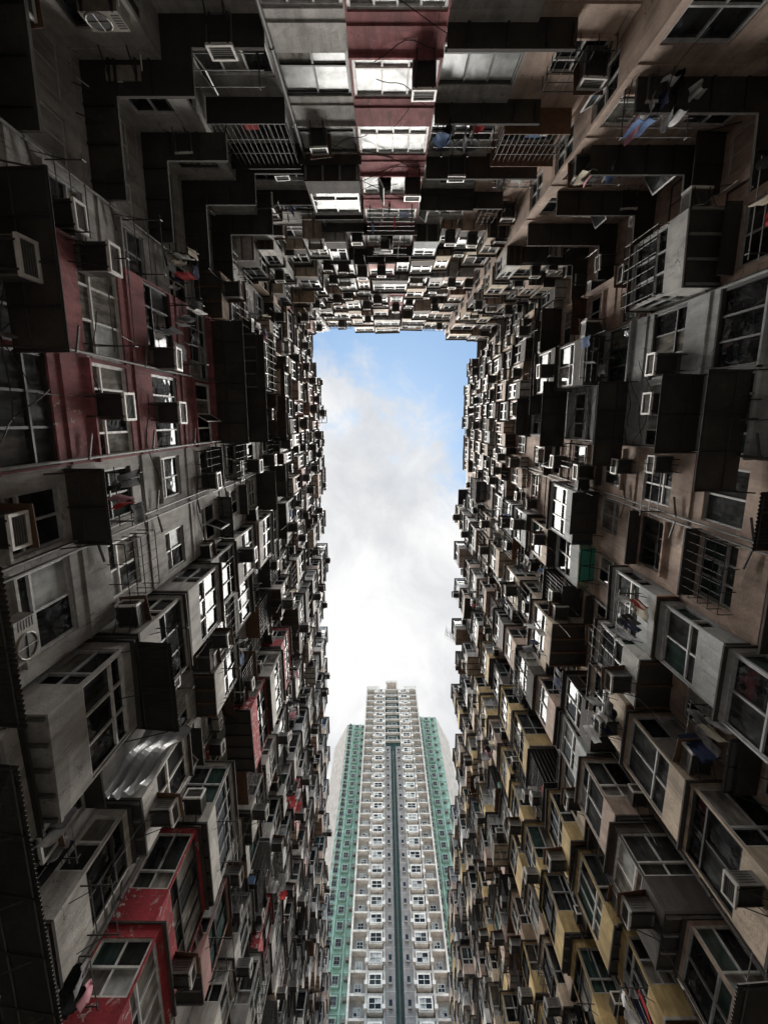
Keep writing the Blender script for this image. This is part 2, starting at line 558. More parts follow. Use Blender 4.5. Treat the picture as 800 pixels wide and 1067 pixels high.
CLOTH = ['navy', 'black', 'white', 'grey', 'black', 'black', 'navy', 'grey', 'white', 'cream', 'grey', 'black', 'red', 'white', 'pink', 'black', 'grey', 'white', 'black', 'cream', 'blue', 'grey']


def add_garment(fr, s, d, z, rack):
    kind = R.choice(['shirt', 'shirt', 'trousers', 'towel'])
    colr = R.choice(CLOTH)
    sc = R.uniform(.7, 1.0)
    an = R.choice([R.uniform(-.2, .2), 1.57 + R.uniform(-.2, .2), 1.57 + R.uniform(-.2, .2)])
    ph, fo = R.uniform(0, 6), R.uniform(.012, .03)
    lean = R.uniform(-.06, .06)
    ca, sa = math.cos(an), math.sin(an)
    if kind == 'shirt':
        prof, L, pieces = [.07, .20, .22, .20, .19, .20, .21], .68, [(-1, 1)]
    elif kind == 'trousers':
        prof, L, pieces = [.17, .18, .17, .16, .15, .14, .13], .92, [(-1, -.06), (.06, 1)]
    else:
        prof, L, pieces = [.22, .23, .23, .22, .23, .22, .23], R.uniform(.5, .9), [(-1, 1)]
    mb = MB()
    cm = 'cloth_' + colr

    def at(x, t, off):
        wv = fo * math.sin(x * 19 + ph + t * 1.5) * (.35 + t) + lean * t + off + .02 * math.sin(t * 5 + ph)
        return fr.p(s + x * sc * ca - wv * sa, d + x * sc * sa + wv * ca, z + .02 - t * L * sc - .03 * t * math.cos(x * 9 + ph))
    nx, ny = 6, 6
    for (l0, l1) in pieces:
        for off in (.006, -.006):
            for r in range(ny):
                for q in range(nx):
                    f0, f1 = l0 + (l1 - l0) * q / nx, l0 + (l1 - l0) * (q + 1) / nx
                    mb.poly([at(f0 * prof[r], r / ny, off), at(f1 * prof[r], r / ny, off), at(f1 * prof[r + 1], (r + 1) / ny, off), at(f0 * prof[r + 1], (r + 1) / ny, off)], cm)
    if kind == 'shirt':                                                # sleeves
        for sg in (-1, 1):
            for off in (.006, -.006):
                mb.poly([at(sg * .07, 0.0, off), at(sg * .20, .16, off), at(sg * .30, .50, off), at(sg * .22, .56, off), at(sg * .15, .3, off)], cm)
    pts = [at(0, .1, .01), at(0, .5, -.01), at(.1, .9, .01), at(-.1, .9, -.01), at(.1, .4, .01), at(0, 1.0, 0)]
    return item('garment', None, mb, pts=pts, gk=kind, colr=colr)


# ---- enclosed balconies and metal add-ons hung on the facade
def add_enclosure(block, fr, s0, s1, d0, dep, z0, z1, col, mat, cols=3, glass=None, frame=None, cage=False, near=True, side_win=True):
    m = MB()
    a, b = s0, s1
    zs, ze = z0 + R.choice([.75, .85, .95]), z1 - R.choice([.1, .16, .3])
    d1 = d0 + dep
    ffr = Frame(fr.p(0, d1, 0)[:2], fr.u, fr.n)
    wall_panel(m, ffr, a, b, z0, z1, mat, [(a + .05, b - .05, zs, ze)], rev=.1)
    und = 'soffit' if (z0 < 20 and R.random() < .75) or (z0 < 30 and R.random() < .3) else R.choice(['soffit', 'brown_render', 'grey_render', 'tan_render', 'beige_render'])  # undersides turn paler higher up: bounced light put into the colour
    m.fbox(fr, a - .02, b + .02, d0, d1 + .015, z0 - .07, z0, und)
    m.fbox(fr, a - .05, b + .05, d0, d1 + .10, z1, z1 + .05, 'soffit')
    n = max(2, int((b - a) / .5))
    rib = R.choice(['iron', 'rust', 'zinc', 'case_grey'])
    for i in range(n + 1):                                            # bearers under the floor
        x = a + .02 + (b - a - .1) * i / n
        m.fbox(fr, x, x + .06, d0, d1 - .02, z0 - .13, z0 - .07, rib)
    ex = []
    for x, sg in ((a, -1), (b, 1)):
        o = fr.p(x, 0, 0)[:2]
        nn = (fr.u[0] * sg, fr.u[1] * sg)
        sfr = Frame(o, fr.n, nn)
        if side_win and dep > .45:
            op = (d0 + .04, d1 - .05, zs, ze)
            wall_panel(m, sfr, d0, d1, z0, z1, mat, [op], rev=.1)
            f, g, _ = make_window(sfr, *op, d=-.08, cols=1 if dep < .75 else 2, transom=R.choice([.3, .3, .5]), frame=frame or R.choice(['frame_metal', 'frame_white', 'frame_metal']), glass=glass)
            f.join(g)
            ex.append(('window', f))
        else:
            wall_panel(m, sfr, d0, d1, z0, z1, mat)
    f, g, leaf = make_window(ffr, a + .05, b - .05, zs, ze, d=-.08, cols=cols, transom=R.choice([.25, .3, .35, .7]), frame=frame or R.choice(['frame_metal', 'frame_white', 'frame_metal', 'frame_dark']), glass=glass)
    f.join(g)
    ex.append(('window', f))
    if cage:
        c = MB()
        cd = d1 + .28
        for i in range(6):
            z = zs - .05 + (ze - zs + .1) * i / 5
            c.tube(fr.p(a + .05, cd, z), fr.p(b - .05, cd, z), .011, 'iron', 4)
            for x in (a + .05, b - .05):
                c.tube(fr.p(x, d1, z), fr.p(x, cd, z), .011, 'iron', 4)
        nb = max(3, int((b - a) / .3))
        for i in range(nb + 1):
            x = a + .05 + (b - a - .1) * i / nb
            c.tube(fr.p(x, cd, zs - .05), fr.p(x, cd, ze + .05), .009, 'iron', 4)
        ex.append(('cage', c))
    pts = [ffr.p(a + (b - a) * t, .02, z0 + (z1 - z0) * q) for t in (.1, .5, .9) for q in (.1, .5, .9)] + [fr.p(a + (b - a) * t, d0 + dep * q, z0 - .14) for t in (.1, .4, .7, .95) for q in (.3, .8)]
    # hand-built: none of them hangs quite true
    ctr = fr.p((a + b) / 2, d0, (z0 + z1) / 2)
    r1, r2 = R.gauss(0, .010), R.gauss(0, .012)
    for q in [m] + [e for _, e in ex]:
        for t, (x, y, z) in enumerate(q.v):
            rs = (x - ctr[0]) * fr.u[0] + (y - ctr[1]) * fr.u[1]
            rd_ = (x - ctr[0]) * fr.n[0] + (y - ctr[1]) * fr.n[1]
            dz = r1 * rs - abs(r2) * rd_
            dd = r2 * rs + r1 * (z - ctr[2])
            q.v[t] = (x + fr.n[0] * dd, y + fr.n[1] * dd, z + dz)
    item('enclosure', block, m, ex, pts=pts, col=col)


def add_cagebox(block, fr, s0, s1, d0, dep, z0, z1, col):
    """A steel cage hung outside a window: sheet floor, sheet roof, bars, odds and ends stored in it."""
    m = MB()
    d1 = d0 + dep
    m.fbox(fr, s0, s1, d0 + .005, d1, z0 - .03, z0, 'rust' if R.random() < .3 else 'iron')
    m.fbox(fr, s0 - .05, s1 + .05, d0 + .005, d1 + .08, z1, z1 + .03, R.choice(['zinc', 'iron', 'rust']))
    n = max(4, int((s1 - s0) / .16))
    for i in range(n + 1):
        x = s0 + .01 + (s1 - s0 - .02) * i / n
        m.fbox(fr, x - .008, x + .008, d1 - .02, d1 - .004, z0, z1, 'iron')
    for x in (s0 + .01, s1 - .01):
        for i in range(1, max(3, int(dep / .16))):
            dd = d0 + dep * i / max(3, int(dep / .16))
            m.fbox(fr, x - .008, x + .008, dd - .008, dd + .008, z0, z1, 'iron')
    for q in (.33, .66):
        z = z0 + (z1 - z0) * q
        m.fbox(fr, s0, s1, d1 - .026, d1 - .001, z - .012, z + .012, 'iron')
    for i in range(R.randint(2, 5)):                                   # boxes, tubs and bundles kept inside
        w_ = R.uniform(.2, .45)
        if s1 - s0 < w_ + .25: continue
        x = R.uniform(s0 + .06, s1 - w_ - .06)
        q0 = d0 + R.uniform(.15, max(.16, dep - .45))
        m.fbox(fr, x, x + w_, q0, min(d1 - .04, q0 + R.uniform(.2, .35)), z0 + .004 * (i + 1), z0 + R.uniform(.2, .7), R.choice(['cloth_blue', 'cloth_cream', 'cloth_grey', 'case_beige', 'frame_green', 'cloth_red', 'rim_white', 'cloth_orange', 'cloth_white']))
    pts = [fr.p(s0 + (s1 - s0) * t, d1, z0 + (z1 - z0) * q) for t in (.1, .5, .9) for q in (0, .33, 1)] + [fr.p(s0 + (s1 - s0) * t, d0 + dep * q, z0 - .035) for t in (.1, .5, .9) for q in (.4, .9)]
    item('cagebox', block, m, pts=pts, col=col)


def add_cage(block, fr, s0, s1, d, z0, z1, col):
    c = MB()
    dep = R.uniform(.3, .5)
    for i in range(5):
        z = z0 + (z1 - z0) * i / 4
        c.line([fr.p(s0, d, z), fr.p(s0, d + dep, z), fr.p(s1, d + dep, z), fr.p(s1, d, z)], .012, 'iron')
    nb = max(3, int((s1 - s0) / .22))
    for i in range(nb + 1):
        x = s0 + (s1 - s0) * i / nb
        c.tube(fr.p(x, d + dep, z0), fr.p(x, d + dep, z1), .009, 'iron', 4)
    for i in range(4):
        x = s0 + (s1 - s0) * i / 3
        c.tube(fr.p(x, d, z0), fr.p(x, d + dep, z0), .011, 'iron', 4)
    pts = [fr.p(s0 + (s1 - s0) * a, d + dep, z0 + (z1 - z0) * b) for a in (.1, .5, .9) for b in (0.02, .5, 1)]
    item('cage', block, c, pts=pts, col=col)


def add_canopy(block, fr, s0, s1, d0, dep, z, col, name='canopy', drop=.12, mat='soffit', pitch=.076):
    """Corrugated metal canopy on iron brackets."""
    m = MB()
    n = max(4, int((s1 - s0) / pitch))
    prof = []
    for i in range(n * 2 + 1):
        x = s0 + (s1 - s0) * i / (2 * n)
        prof.append((x, .022 if i % 2 else -.022))
    for (x0, h0), (x1, h1) in zip(prof, prof[1:]):
        for t in (0, .004):
            m.poly([fr.p(x0, d0, z + drop + h0 + t), fr.p(x1, d0, z + drop + h1 + t), fr.p(x1, d0 + dep, z + h1 + t), fr.p(x0, d0 + dep, z + h0 + t)], mat)
        m.poly([fr.p(x0, d0 + dep, z + h0), fr.p(x1, d0 + dep, z + h1), fr.p(x1, d0 + dep, z + h1 + .004), fr.p(x0, d0 + dep, z + h0 + .004)], mat)
    nb = max(2, int((s1 - s0) / 1.0))
    for i in range(nb + 1):
        x = s0 + .04 + (s1 - s0 - .08) * i / nb
        m.tube(fr.p(x, d0, z + drop - .05), fr.p(x, d0 + dep - .04, z - .05), .018, 'iron', 4)
        m.tube(fr.p(x, d0, z - .45), fr.p(x, d0 + dep * .8, z - .06), .014, 'iron', 4)
    for q in (.3, .92):
        m.tube(fr.p(s0, d0 + dep * q, z + drop * (1 - q) - .035), fr.p(s1, d0 + dep * q, z + drop * (1 - q) - .035), .016, 'iron', 4)
    pts = [fr.p(s0 + (s1 - s0) * a, d0 + dep * b, z - .03) for a in (.02, .25, .5, .75, .98) for b in (.3, .95)]
    item(name, block, m, pts=pts, col=col)


def add_flat_canopy(block, fr, s0, s1, d0, dep, z, col):
    m = MB()
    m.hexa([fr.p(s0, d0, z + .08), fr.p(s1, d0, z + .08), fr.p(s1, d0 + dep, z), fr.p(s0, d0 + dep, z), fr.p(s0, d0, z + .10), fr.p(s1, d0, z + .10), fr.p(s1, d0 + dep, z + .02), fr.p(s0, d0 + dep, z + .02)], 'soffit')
    n = max(2, int((s1 - s0) / .7))
    for i in range(n + 1):
        x = s0 + .03 + (s1 - s0 - .06) * i / n
        m.tube(fr.p(x, d0, z + .04), fr.p(x, d0 + dep - .02, z - .03), .018, 'iron', 4)
    for q in (.35, .97):
        m.tube(fr.p(s0, d0 + dep * q, z + .08 * (1 - q) - .02), fr.p(s1, d0 + dep * q, z + .08 * (1 - q) - .02), .018, 'iron', 4)
    for x in (s0 + .05, s1 - .05):
        m.tube(fr.p(x, d0, z - .5), fr.p(x, d0 + dep * .85, z - .02), .016, 'iron', 4)
    pts = [fr.p(s0 + (s1 - s0) * a, d0 + dep * b, z - .01) for a in (.02, .25, .5, .75, .98) for b in (.4, .95)]
    item('canopy', block, m, pts=pts, col=col)


# ---------------------------------------------------------------- blocks and their columns
BLOCKS = {
    'end': ((0, -9.0), 'weathered grey end block closing the courtyard, with one dark red window column'),
    'left_near': ((-6.6, -2), 'grey concrete block with broad dark red spandrels, joined to the end block'),
    'left_mid': ((-6.3, 12), 'grey block with peeling bright red box bays, opposite the beige bays'),
    'left_far': ((-6.8, 42), 'most distant grey and pale block on the red-balcony side, running up to the tower'),
    'right_near': ((8.3, -2), 'tan block with a grey panelled window column and black soffits'),
    'right_mid': ((7.8, 12), 'tan block with white and beige box bays and stacked laundry'),
    'right_far': ((8.0, 42), 'yellow and tan balcony block running up to the tower'),
}
for b in BLOCKS:
    BLOCK_WALL[b] = MB()

G_DARK = ['glass_dark', 'glass_dark', 'glass_smoke', 'glass_curtain']
G_WHITE = ['glass_frosted', 'glass_frosted', 'glass_curtain', 'glass_frosted', 'glass_smoke']
G_MIX = ['glass_dark', 'glass_smoke', 'glass_curtain', 'glass_frosted', 'glass_dark', 'glass_smoke', 'glass_curtain', 'glass_dark', 'glass_smoke', 'glass_dark', 'glass_green']

COLUMNS = []


class Column:
    def __init__(s, block, name, s0, s1, front, style, mat, **kw):
        s.block, s.name, s.s0, s.s1, s.front, s.style, s.mat = block, name, s0, s1, front, style, mat
        s.opt = kw


ORD = ['', 'first', 'second', 'third', 'fourth', 'fifth', 'sixth', 'seventh', 'eighth', 'ninth', 'tenth', 'eleventh', 'twelfth', 'thirteenth', 'fourteenth', 'fifteenth', 'sixteenth',
       'seventeenth', 'eighteenth', 'nineteenth', 'twentieth', 'twenty-first', 'twenty-second', 'twenty-third', 'twenty-fourth', 'twenty-fifth', 'twenty-sixth', 'twenty-seventh', 'twenty-eighth',
       'twenty-ninth', 'thirtieth', 'thirty-first', 'thirty-second', 'thirty-third', 'thirty-fourth', 'thirty-fifth', 'thirty-sixth', 'thirty-seventh', 'thirty-eighth', 'thirty-ninth', 'fortieth', 'forty-first', 'forty-second', 'forty-third', 'forty-fourth', 'forty-fifth', 'forty-sixth', 'forty-seventh', 'forty-eighth', 'forty-ninth', 'fiftieth',
       'fifty-first', 'fifty-second', 'fifty-third', 'fifty-fourth', 'fifty-fifth']

SIDE_L, SIDE_R = 'red-balcony side', 'yellow-balcony side'
left = [
    Column('left_near', 'stepped corner, ' + SIDE_L, -8.1, -5.2, -7.0, 'ledge', 'grey_render', enc=.12),
    Column('left_near', 'narrow recess between stepped corner and red spandrels', -5.2, -3.6, -6.75, 'flush', 'grey_render', rack=.5, enc=.3),
    Column('left_near', 'red spandrel column, half nearer the end wall', -3.6, -1.25, -6.26, 'strip', 'red_paint', rack=.3, enc=0),
    Column('left_near', 'red spandrel column, half nearer the tower', -1.25, .9, -6.26, 'strip', 'red_paint', rack=.2, enc=0, ac=.9),
    Column('left_near', 'cracked grey strip next to the red spandrels', .9, 2.5, -6.3, 'flush', 'grey_render', enc=.1, ac=.6),
    Column('left_near', 'cracked grey strip next to the first grey bay', 2.5, 4.6, -6.3, 'flush', 'grey_render', enc=.25),
    Column('left_mid', 'first grey bay, ' + SIDE_L, 4.6, 6.8, -6.5, 'bay', 'grey_render', dep=.8),
    Column('left_mid', 'laundry recess past the first grey bay, ' + SIDE_L, 6.8, 8.8, -6.7, 'flush', 'grey_render', rack=.6, enc=.45),
    Column('left_mid', 'pale bay before the bright red boxes', 8.8, 10.5, -6.7, 'bay', 'pale_render', dep=1.0),
    Column('left_mid', 'slot beside the bright red boxes', 10.5, 12.1, -6.8, 'flush', 'grey_render'),
    Column('left_mid', 'peeling bright red box bay', 12.1, 15.2, -6.8, 'bay', 'bright_red_paint', dep=1.2),
    Column('left_mid', 'recess past the bright red boxes', 15.2, 17.2, -6.9, 'flush', 'grey_render', enc=.4),
]
right = [
    Column('right_near', 'stepped corner, ' + SIDE_R, -7.8, -5.0, 9.5, 'ledge', 'tan_render', enc=.1),
    Column('right_near', 'tan strip between stepped corner and grey panels', -5.0, -3.05, 8.2, 'flush', 'tan_render', rack=.4, enc=.25),
    Column('right_near', 'grey panel column, half nearer the end wall', -3.05, -1.1, 7.95, 'strip', 'panel_grey', rack=.3, enc=.1),
    Column('right_near', 'grey panel column, half nearer the tower', -1.1, .86, 7.95, 'strip', 'panel_grey', enc=.0, ac=.8),
    Column('right_near', 'tan wall next to the grey panels', .86, 2.7, 8.1, 'flush', 'tan_render', enc=.15, ac=.8),
    Column('right_near', 'tan wall next to the white bay', 2.7, 4.8, 8.1, 'flush', 'tan_render', enc=.2),
    Column('right_mid', 'white bay, ' + SIDE_R, 4.8, 6.7, 8.15, 'bay', 'panel_grey', dep=.7),
    Column('right_mid', 'laundry recess past the white bay', 6.7, 8.2, 8.2, 'flush', 'tan_render', rack=.6, enc=.4),
    Column('right_mid', 'beige bay, ' + SIDE_R, 8.2, 10.1, 8.35, 'bay', 'beige_render', dep=1.3),
    Column('right_mid', 'recess past the beige bay', 10.1, 12.0, 8.4, 'flush', 'tan_render', rack=.3, enc=.4),
    Column('right_mid', 'tan bay before the yellow balconies', 12.0, 13.9, 8.5, 'bay', 'tan_render', dep=1.35),
    Column('right_mid', 'recess before the yellow balconies', 13.9, 15.8, 8.5, 'flush', 'brown_render', enc=.4),
]
end = [
    Column('end', 'end wall, stepped corner on the ' + SIDE_L, -7.0, -5.1, -8.1, 'ledge', 'grey_render', enc=.1),
    Column('end', 'end wall, bay two from the ' + SIDE_L, -5.1, -2.7, -9.0, 'ledge', 'grey_render', rack=.5, enc=.3),
    Column('end', 'end wall, grey column beside the red one', -2.7, -.83, -8.6, 'strip', 'grey_render', enc=.15, glass=G_WHITE, ac=.3),
    Column('end', 'end wall, red column', -.83, 1.4, -8.54, 'strip', 'red_paint', enc=.0, glass=['glass_frosted'], frame='frame_white', ac=.5),
    Column('end', 'end wall, white windows beside the red column', 1.4, 3.5, -8.85, 'ledge', 'grey_render', enc=.1, glass=G_WHITE, wide=True),
    Column('end', 'end wall, laundry bay past the white windows', 3.5, 5.65, -8.95, 'ledge', 'tan_render', rack=.6, enc=.2),
    Column('end', 'end wall, tan stepped bay', 5.65, 7.6, -7.8, 'ledge', 'tan_render', rack=.3, enc=.2),
    Column('end', 'end wall, stepped corner on the ' + SIDE_R, 7.6, 9.5, -7.8, 'ledge', 'tan_render', enc=.1),
]


def extend(lst, side):
    y = lst[-1].s1
    i = 0
    L = side == 'left'
    bays = [('pale_render', None), ('grey_render', None), ('bright_red_paint', 'red_paint'), ('grey_render', None), ('pale_render', None), ('pink_paint', None), ('grey_render', None), ('pale_render', None),
            ('bright_red_paint', None), ('grey_render', None), ('pale_render', None), ('grey_render', None)] if L else \
           [('yellow_paint', None), ('yellow_paint', 'tan_render'), ('beige_render', None), ('yellow_paint', None), ('tan_render', None), ('yellow_paint', None), ('beige_render', None), ('tan_render', None),
            ('yellow_paint', None), ('beige_render', None), ('tan_render', None), ('yellow_paint', None)]
    while y < 71:
        wd = R.uniform(1.7, 2.4)
        nm = f"{ORD[len(lst) + 1]} column from the end wall, {SIDE_L if L else SIDE_R}"
        mt, fm = bays[i % len(bays)]
        lst.append(Column(side + ('_mid' if y < 19 else '_far'), nm, y, y + wd, (-7.0 - max(0, y - 20) * .016 if L else 8.5 + max(0, y - 20) * .010), 'bay', mt, dep=(1.1 if L else 1.2) + R.uniform(-.15, .15)))
        y += wd
        wd = R.uniform(1.5, 2.3)
        nm = f"{ORD[len(lst) + 1]} column from the end wall, {SIDE_L if L else SIDE_R}"
        lst.append(Column(side + ('_mid' if y < 19 else '_far'), nm, y, y + wd, -7.03 - max(0, y - 20) * .016 if L else 8.53 + max(0, y - 20) * .010, 'flush', 'grey_render' if L else R.choice(['tan_render', 'brown_render']), enc=.45))
        y += wd
        i += 1


extend(left, 'left')
extend(right, 'right')
YEND = max(left[-1].s1, right[-1].s1)

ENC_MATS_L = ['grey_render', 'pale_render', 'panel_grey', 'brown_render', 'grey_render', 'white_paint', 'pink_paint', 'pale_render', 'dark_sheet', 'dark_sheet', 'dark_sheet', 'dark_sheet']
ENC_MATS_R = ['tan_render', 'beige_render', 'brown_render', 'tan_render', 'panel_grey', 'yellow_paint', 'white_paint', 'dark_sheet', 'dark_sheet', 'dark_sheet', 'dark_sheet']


def pts_far(y):
    return y > 34


OWN = {'peeling bright red box bay', 'white bay, ' + SIDE_R, 'beige bay, ' + SIDE_R, 'first grey bay, ' + SIDE_L, 'pale bay before the bright red boxes'}


def build_column(c, fr, s0, s1, wing):
    """All storeys of one column on its front face; FR has d = 0 on that face."""
    wm = BLOCK_WALL[c.block]
    o = c.opt
    fmat = o.get('front_mat') or c.mat
    far = s0 > 26 and wing != 'end'
    width = s1 - s0
    glass = o.get('glass') or G_MIX
    # podium below the flats
    wall_panel(wm, fr, s0, s1, GROUND - .2, floor_z(KMIN), c.mat)
    fr_pref = o.get('frame')
    for k in range(KMIN, KMAX + 1):
        z0 = floor_z(k)
        z1 = z0 + FH
        top = k / 13
        if c.style == 'blank':
            wall_panel(wm, fr, s0, s1, z0, z1, fmat)
            continue
        enc_p = o.get('enc', .2) * (.45 if k < 3 else (1.0 if k < 8 else 1.35))
        if wing == 'end' and k >= 7 and c.style in ('strip', 'ledge'):
            enc_p = .65
        forced = HERO_ENC.get((c.name, k))
        deps = forced if forced else (R.uniform(.55, 1.0) if c.style in ('flush', 'strip', 'ledge') else R.uniform(.25, .55))
        if wing == 'end' and k >= 7:
            deps = R.uniform(.45, .9) if c.s0 < 5.6 and c.s0 > -5.2 else R.uniform(.2, .6)
        if c.style == 'bay':
            enc_p = .9 if k < 12 else .75
            deps = o['dep'] + R.choice([0, 0, .12, -.15, -.3, .2, -.05]) * (1 if k < 10 else .4)
        elif k >= 10 and wing != 'end':
            deps = R.uniform(.3, .6)
        if HERO_ENC.get((c.name, k)) == 0: enc_p = 0
        own = R.random() < (.85 if c.name in OWN else (.8 if c.mat in ('bright_red_paint', 'yellow_paint') else .55))
        if c.mat == 'bright_red_paint' and (k > 8 or R.random() < .15) and not (c.name in OWN and k < 5): own = False
        if c.name in OWN and k < 5: own = not (c.mat == 'bright_red_paint' and k == 2)
        cell = fmat if c.style != 'bay' else ('grey_render' if wing == 'left' else 'tan_render')
        if not forced and HERO_ENC.get((c.name, k)) != 0 and ((wing == 'end' and k >= 6) or (k >= 7 and c.style in ('flush', 'strip', 'ledge') and s0 < 30)) and width > 1.5:
            wall_panel(wm, fr, s0, s1, z0, z1, fmat)
            cut = s0 + width * R.uniform(.35, .65)
            for a, b in ((s0 + .02, cut - .04), (cut + .04, s1 - .02)):
                if R.random() < .2:
                    add_window(c.block, Frame(fr.p(0, .1, 0)[:2], fr.u, fr.n), a + .08, b - .08, z0 + .9, z0 + 2.3, c.name, d=-.08, cols=2, glass=glass)
                    if R.random() < .5: add_ac(fr, (a + b) / 2, 0.0, z0 + .35, c.name, R.choice(ACK), R.uniform(.85, 1.0))
                    continue
                mat = R.choice((ENC_MATS_L if (wing == 'left' or (wing == 'end' and s0 < 1.5)) else ENC_MATS_R) + ['beige_render', 'tan_render', 'brown_render', 'pale_render'] * (1 if k < 10 else 2))  # more pale choices higher up, painting in the brighter roof rim
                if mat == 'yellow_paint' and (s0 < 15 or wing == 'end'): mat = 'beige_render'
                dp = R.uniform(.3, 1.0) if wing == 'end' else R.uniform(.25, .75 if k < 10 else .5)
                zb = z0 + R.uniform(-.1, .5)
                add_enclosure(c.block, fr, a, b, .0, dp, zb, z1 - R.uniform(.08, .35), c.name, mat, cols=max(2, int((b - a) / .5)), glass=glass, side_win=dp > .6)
                if R.random() < .4: add_ac(fr, R.uniform(a + .35, max(a + .36, b - .35)), dp, zb + .25, c.name, R.choice(ACK), R.uniform(.8, .95))
            continue
        if forced or R.random() < enc_p:
            wall_panel(wm, fr, s0, s1, z0, z1, cell)
            a, b = s0 + R.uniform(.0, .15), s1 - R.uniform(.0, .15)
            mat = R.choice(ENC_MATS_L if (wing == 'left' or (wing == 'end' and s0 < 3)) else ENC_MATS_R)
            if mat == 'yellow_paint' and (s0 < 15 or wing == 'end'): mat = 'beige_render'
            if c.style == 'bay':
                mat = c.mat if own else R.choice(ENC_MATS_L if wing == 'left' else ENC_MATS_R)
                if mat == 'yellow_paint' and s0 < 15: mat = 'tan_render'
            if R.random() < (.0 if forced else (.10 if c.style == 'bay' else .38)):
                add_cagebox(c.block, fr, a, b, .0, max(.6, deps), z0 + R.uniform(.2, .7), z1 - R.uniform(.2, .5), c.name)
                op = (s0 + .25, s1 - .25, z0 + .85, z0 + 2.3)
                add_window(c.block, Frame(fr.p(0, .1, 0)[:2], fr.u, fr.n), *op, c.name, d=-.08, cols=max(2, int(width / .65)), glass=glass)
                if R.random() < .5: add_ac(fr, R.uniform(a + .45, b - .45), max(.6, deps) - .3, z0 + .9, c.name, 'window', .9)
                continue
            if k >= 10 and R.random() < .6: mat = R.choice(['beige_render', 'tan_render', 'pale_render', 'white_paint', 'beige_render'])  # paler boxes near the roof carry the rim's light in their colour
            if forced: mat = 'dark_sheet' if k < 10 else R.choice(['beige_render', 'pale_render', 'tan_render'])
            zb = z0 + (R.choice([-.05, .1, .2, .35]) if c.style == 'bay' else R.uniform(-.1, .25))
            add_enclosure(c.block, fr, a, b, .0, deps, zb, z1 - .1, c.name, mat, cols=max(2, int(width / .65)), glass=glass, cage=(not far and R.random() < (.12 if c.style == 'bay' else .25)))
            q = R.random()
            if q < (.38 if k < 11 else .2):
                add_ac(fr, R.uniform(a + .45, b - .45), deps, zb + .25, c.name, R.choice(ACK), R.uniform(.85, 1.05))
            elif q < .75 and deps > .6 and wing != 'end':
                sf = Frame(fr.p(a, 0, 0)[:2], fr.n, (-fr.u[0], -fr.u[1]))
                add_ac(sf, deps - .4 - R.uniform(0, deps - .75) if deps > .8 else deps / 2, 0.0, zb + .3, c.name, R.choice(ACK[:5]), R.uniform(.8, 1.05), face='side')
            if c.style == 'bay' and not far and R.random() < .22 and k <= 9:
                add_rack(fr, (a + b) / 2, deps, zb + .75, min(width - .5, 1.6), c.name, R.uniform(.6, .9), 3, R.choice([0, 0, 4, 5, 6]))
            continue
        # windows
        ops = []
        if c.style == 'strip' or o.get('wide'):
            ops = [(s0 + .04, s1 - .04, z0 + .82, z0 + 2.38)]
        elif width > 2.3:
            g = R.uniform(-.1, .1)
            ops = [(s0 + .2, s1 - .2, z0 + .85, z0 + 2.3)] if R.random() < .5 else [(s0 + .2, (s0 + s1) / 2 - .15 + g, z0 + .9, z0 + 2.3), ((s0 + s1) / 2 + .2 + g, s1 - .25, z0 + .9, z0 + 2.25)]
        else:
            ww = min(width - .4, R.uniform(1.0, 1.6))
            a = s0 + .15 + R.uniform(0, max(.01, width - ww - .3))
            ops = [(a, a + ww, z0 + .85, z0 + R.uniform(2.1, 2.35))]
        wall_panel(wm, fr, s0, s1, z0, z1, cell, ops)
        if not far: wm.fbox(fr, s0 + .01, s1 - .01, -.05, .035, z0 - .1, z0 + .04, cell)
        for j, op in enumerate(ops):
            wd = op[1] - op[0]
            add_window(c.block, fr, *op, c.name, cols=max(2, round(wd / R.uniform(.5, .75))), transom=R.choice([.3, .28, .65, .3, .0]),
                       frame=fr_pref or R.choice(['frame_metal', 'frame_white', 'frame_metal', 'frame_dark']), glass=glass, fw=.075 if c.style == 'strip' else .055, open_leaf=CELL.get((c.name, k), {}).get('leaf', R.random() < .16 and c.style != 'strip'), sill=fmat if R.random() < .6 else None)
        op = ops[0]
        want = CELL.get((c.name, k))
        if want is not None:
            mid = (op[0] + op[1]) / 2
            if 'ac' in want: add_ac(fr, mid + want['ac'], 0.0, op[2] + (.1 if not want.get('split') else -.1), c.name, 'split' if want.get('split') else 'window', 1.05)
            if 'rack' in want: add_rack(fr, mid, 0.0, op[3] - .1, width - .7, c.name, 1.0, 5, want['rack'])
            if want.get('poles'): add_rack(fr, mid, 0.0, op[2] + .3, width - .6, c.name, .9, 2, 0)
            continue
        # eyebrow slab over the window
        if c.style != 'ledge' and R.random() < .35:
            m = MB()
            dp = R.uniform(.22, .5)
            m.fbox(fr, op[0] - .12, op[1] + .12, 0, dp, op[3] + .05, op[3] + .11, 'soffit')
            item('window_hood', c.block, m, pts=[fr.p(op[0] + wd * a, dp * .7, op[3] + .04) for a in (.0, .3, .6, .9)], col=c.name)
        if R.random() < o.get('ac', .55):
            where = R.random()
            if c.style == 'strip':
                ss, zz = (op[0] + op[1]) / 2 + R.uniform(-.3, .3), op[2] + R.uniform(.0, .3)
            elif where < .5:
                ss, zz = (op[0] + op[1]) / 2 + R.uniform(-.3, .3), op[2] - .62
            else:
                ss, zz = min(s1 - .4, max(s0 + .4, op[0] - .38 if where < .75 else op[1] + .38)), op[2] + R.uniform(-.2, .5)
            add_ac(fr, ss, 0.0, zz, c.name, R.choice(ACK), R.uniform(.85, 1.08))
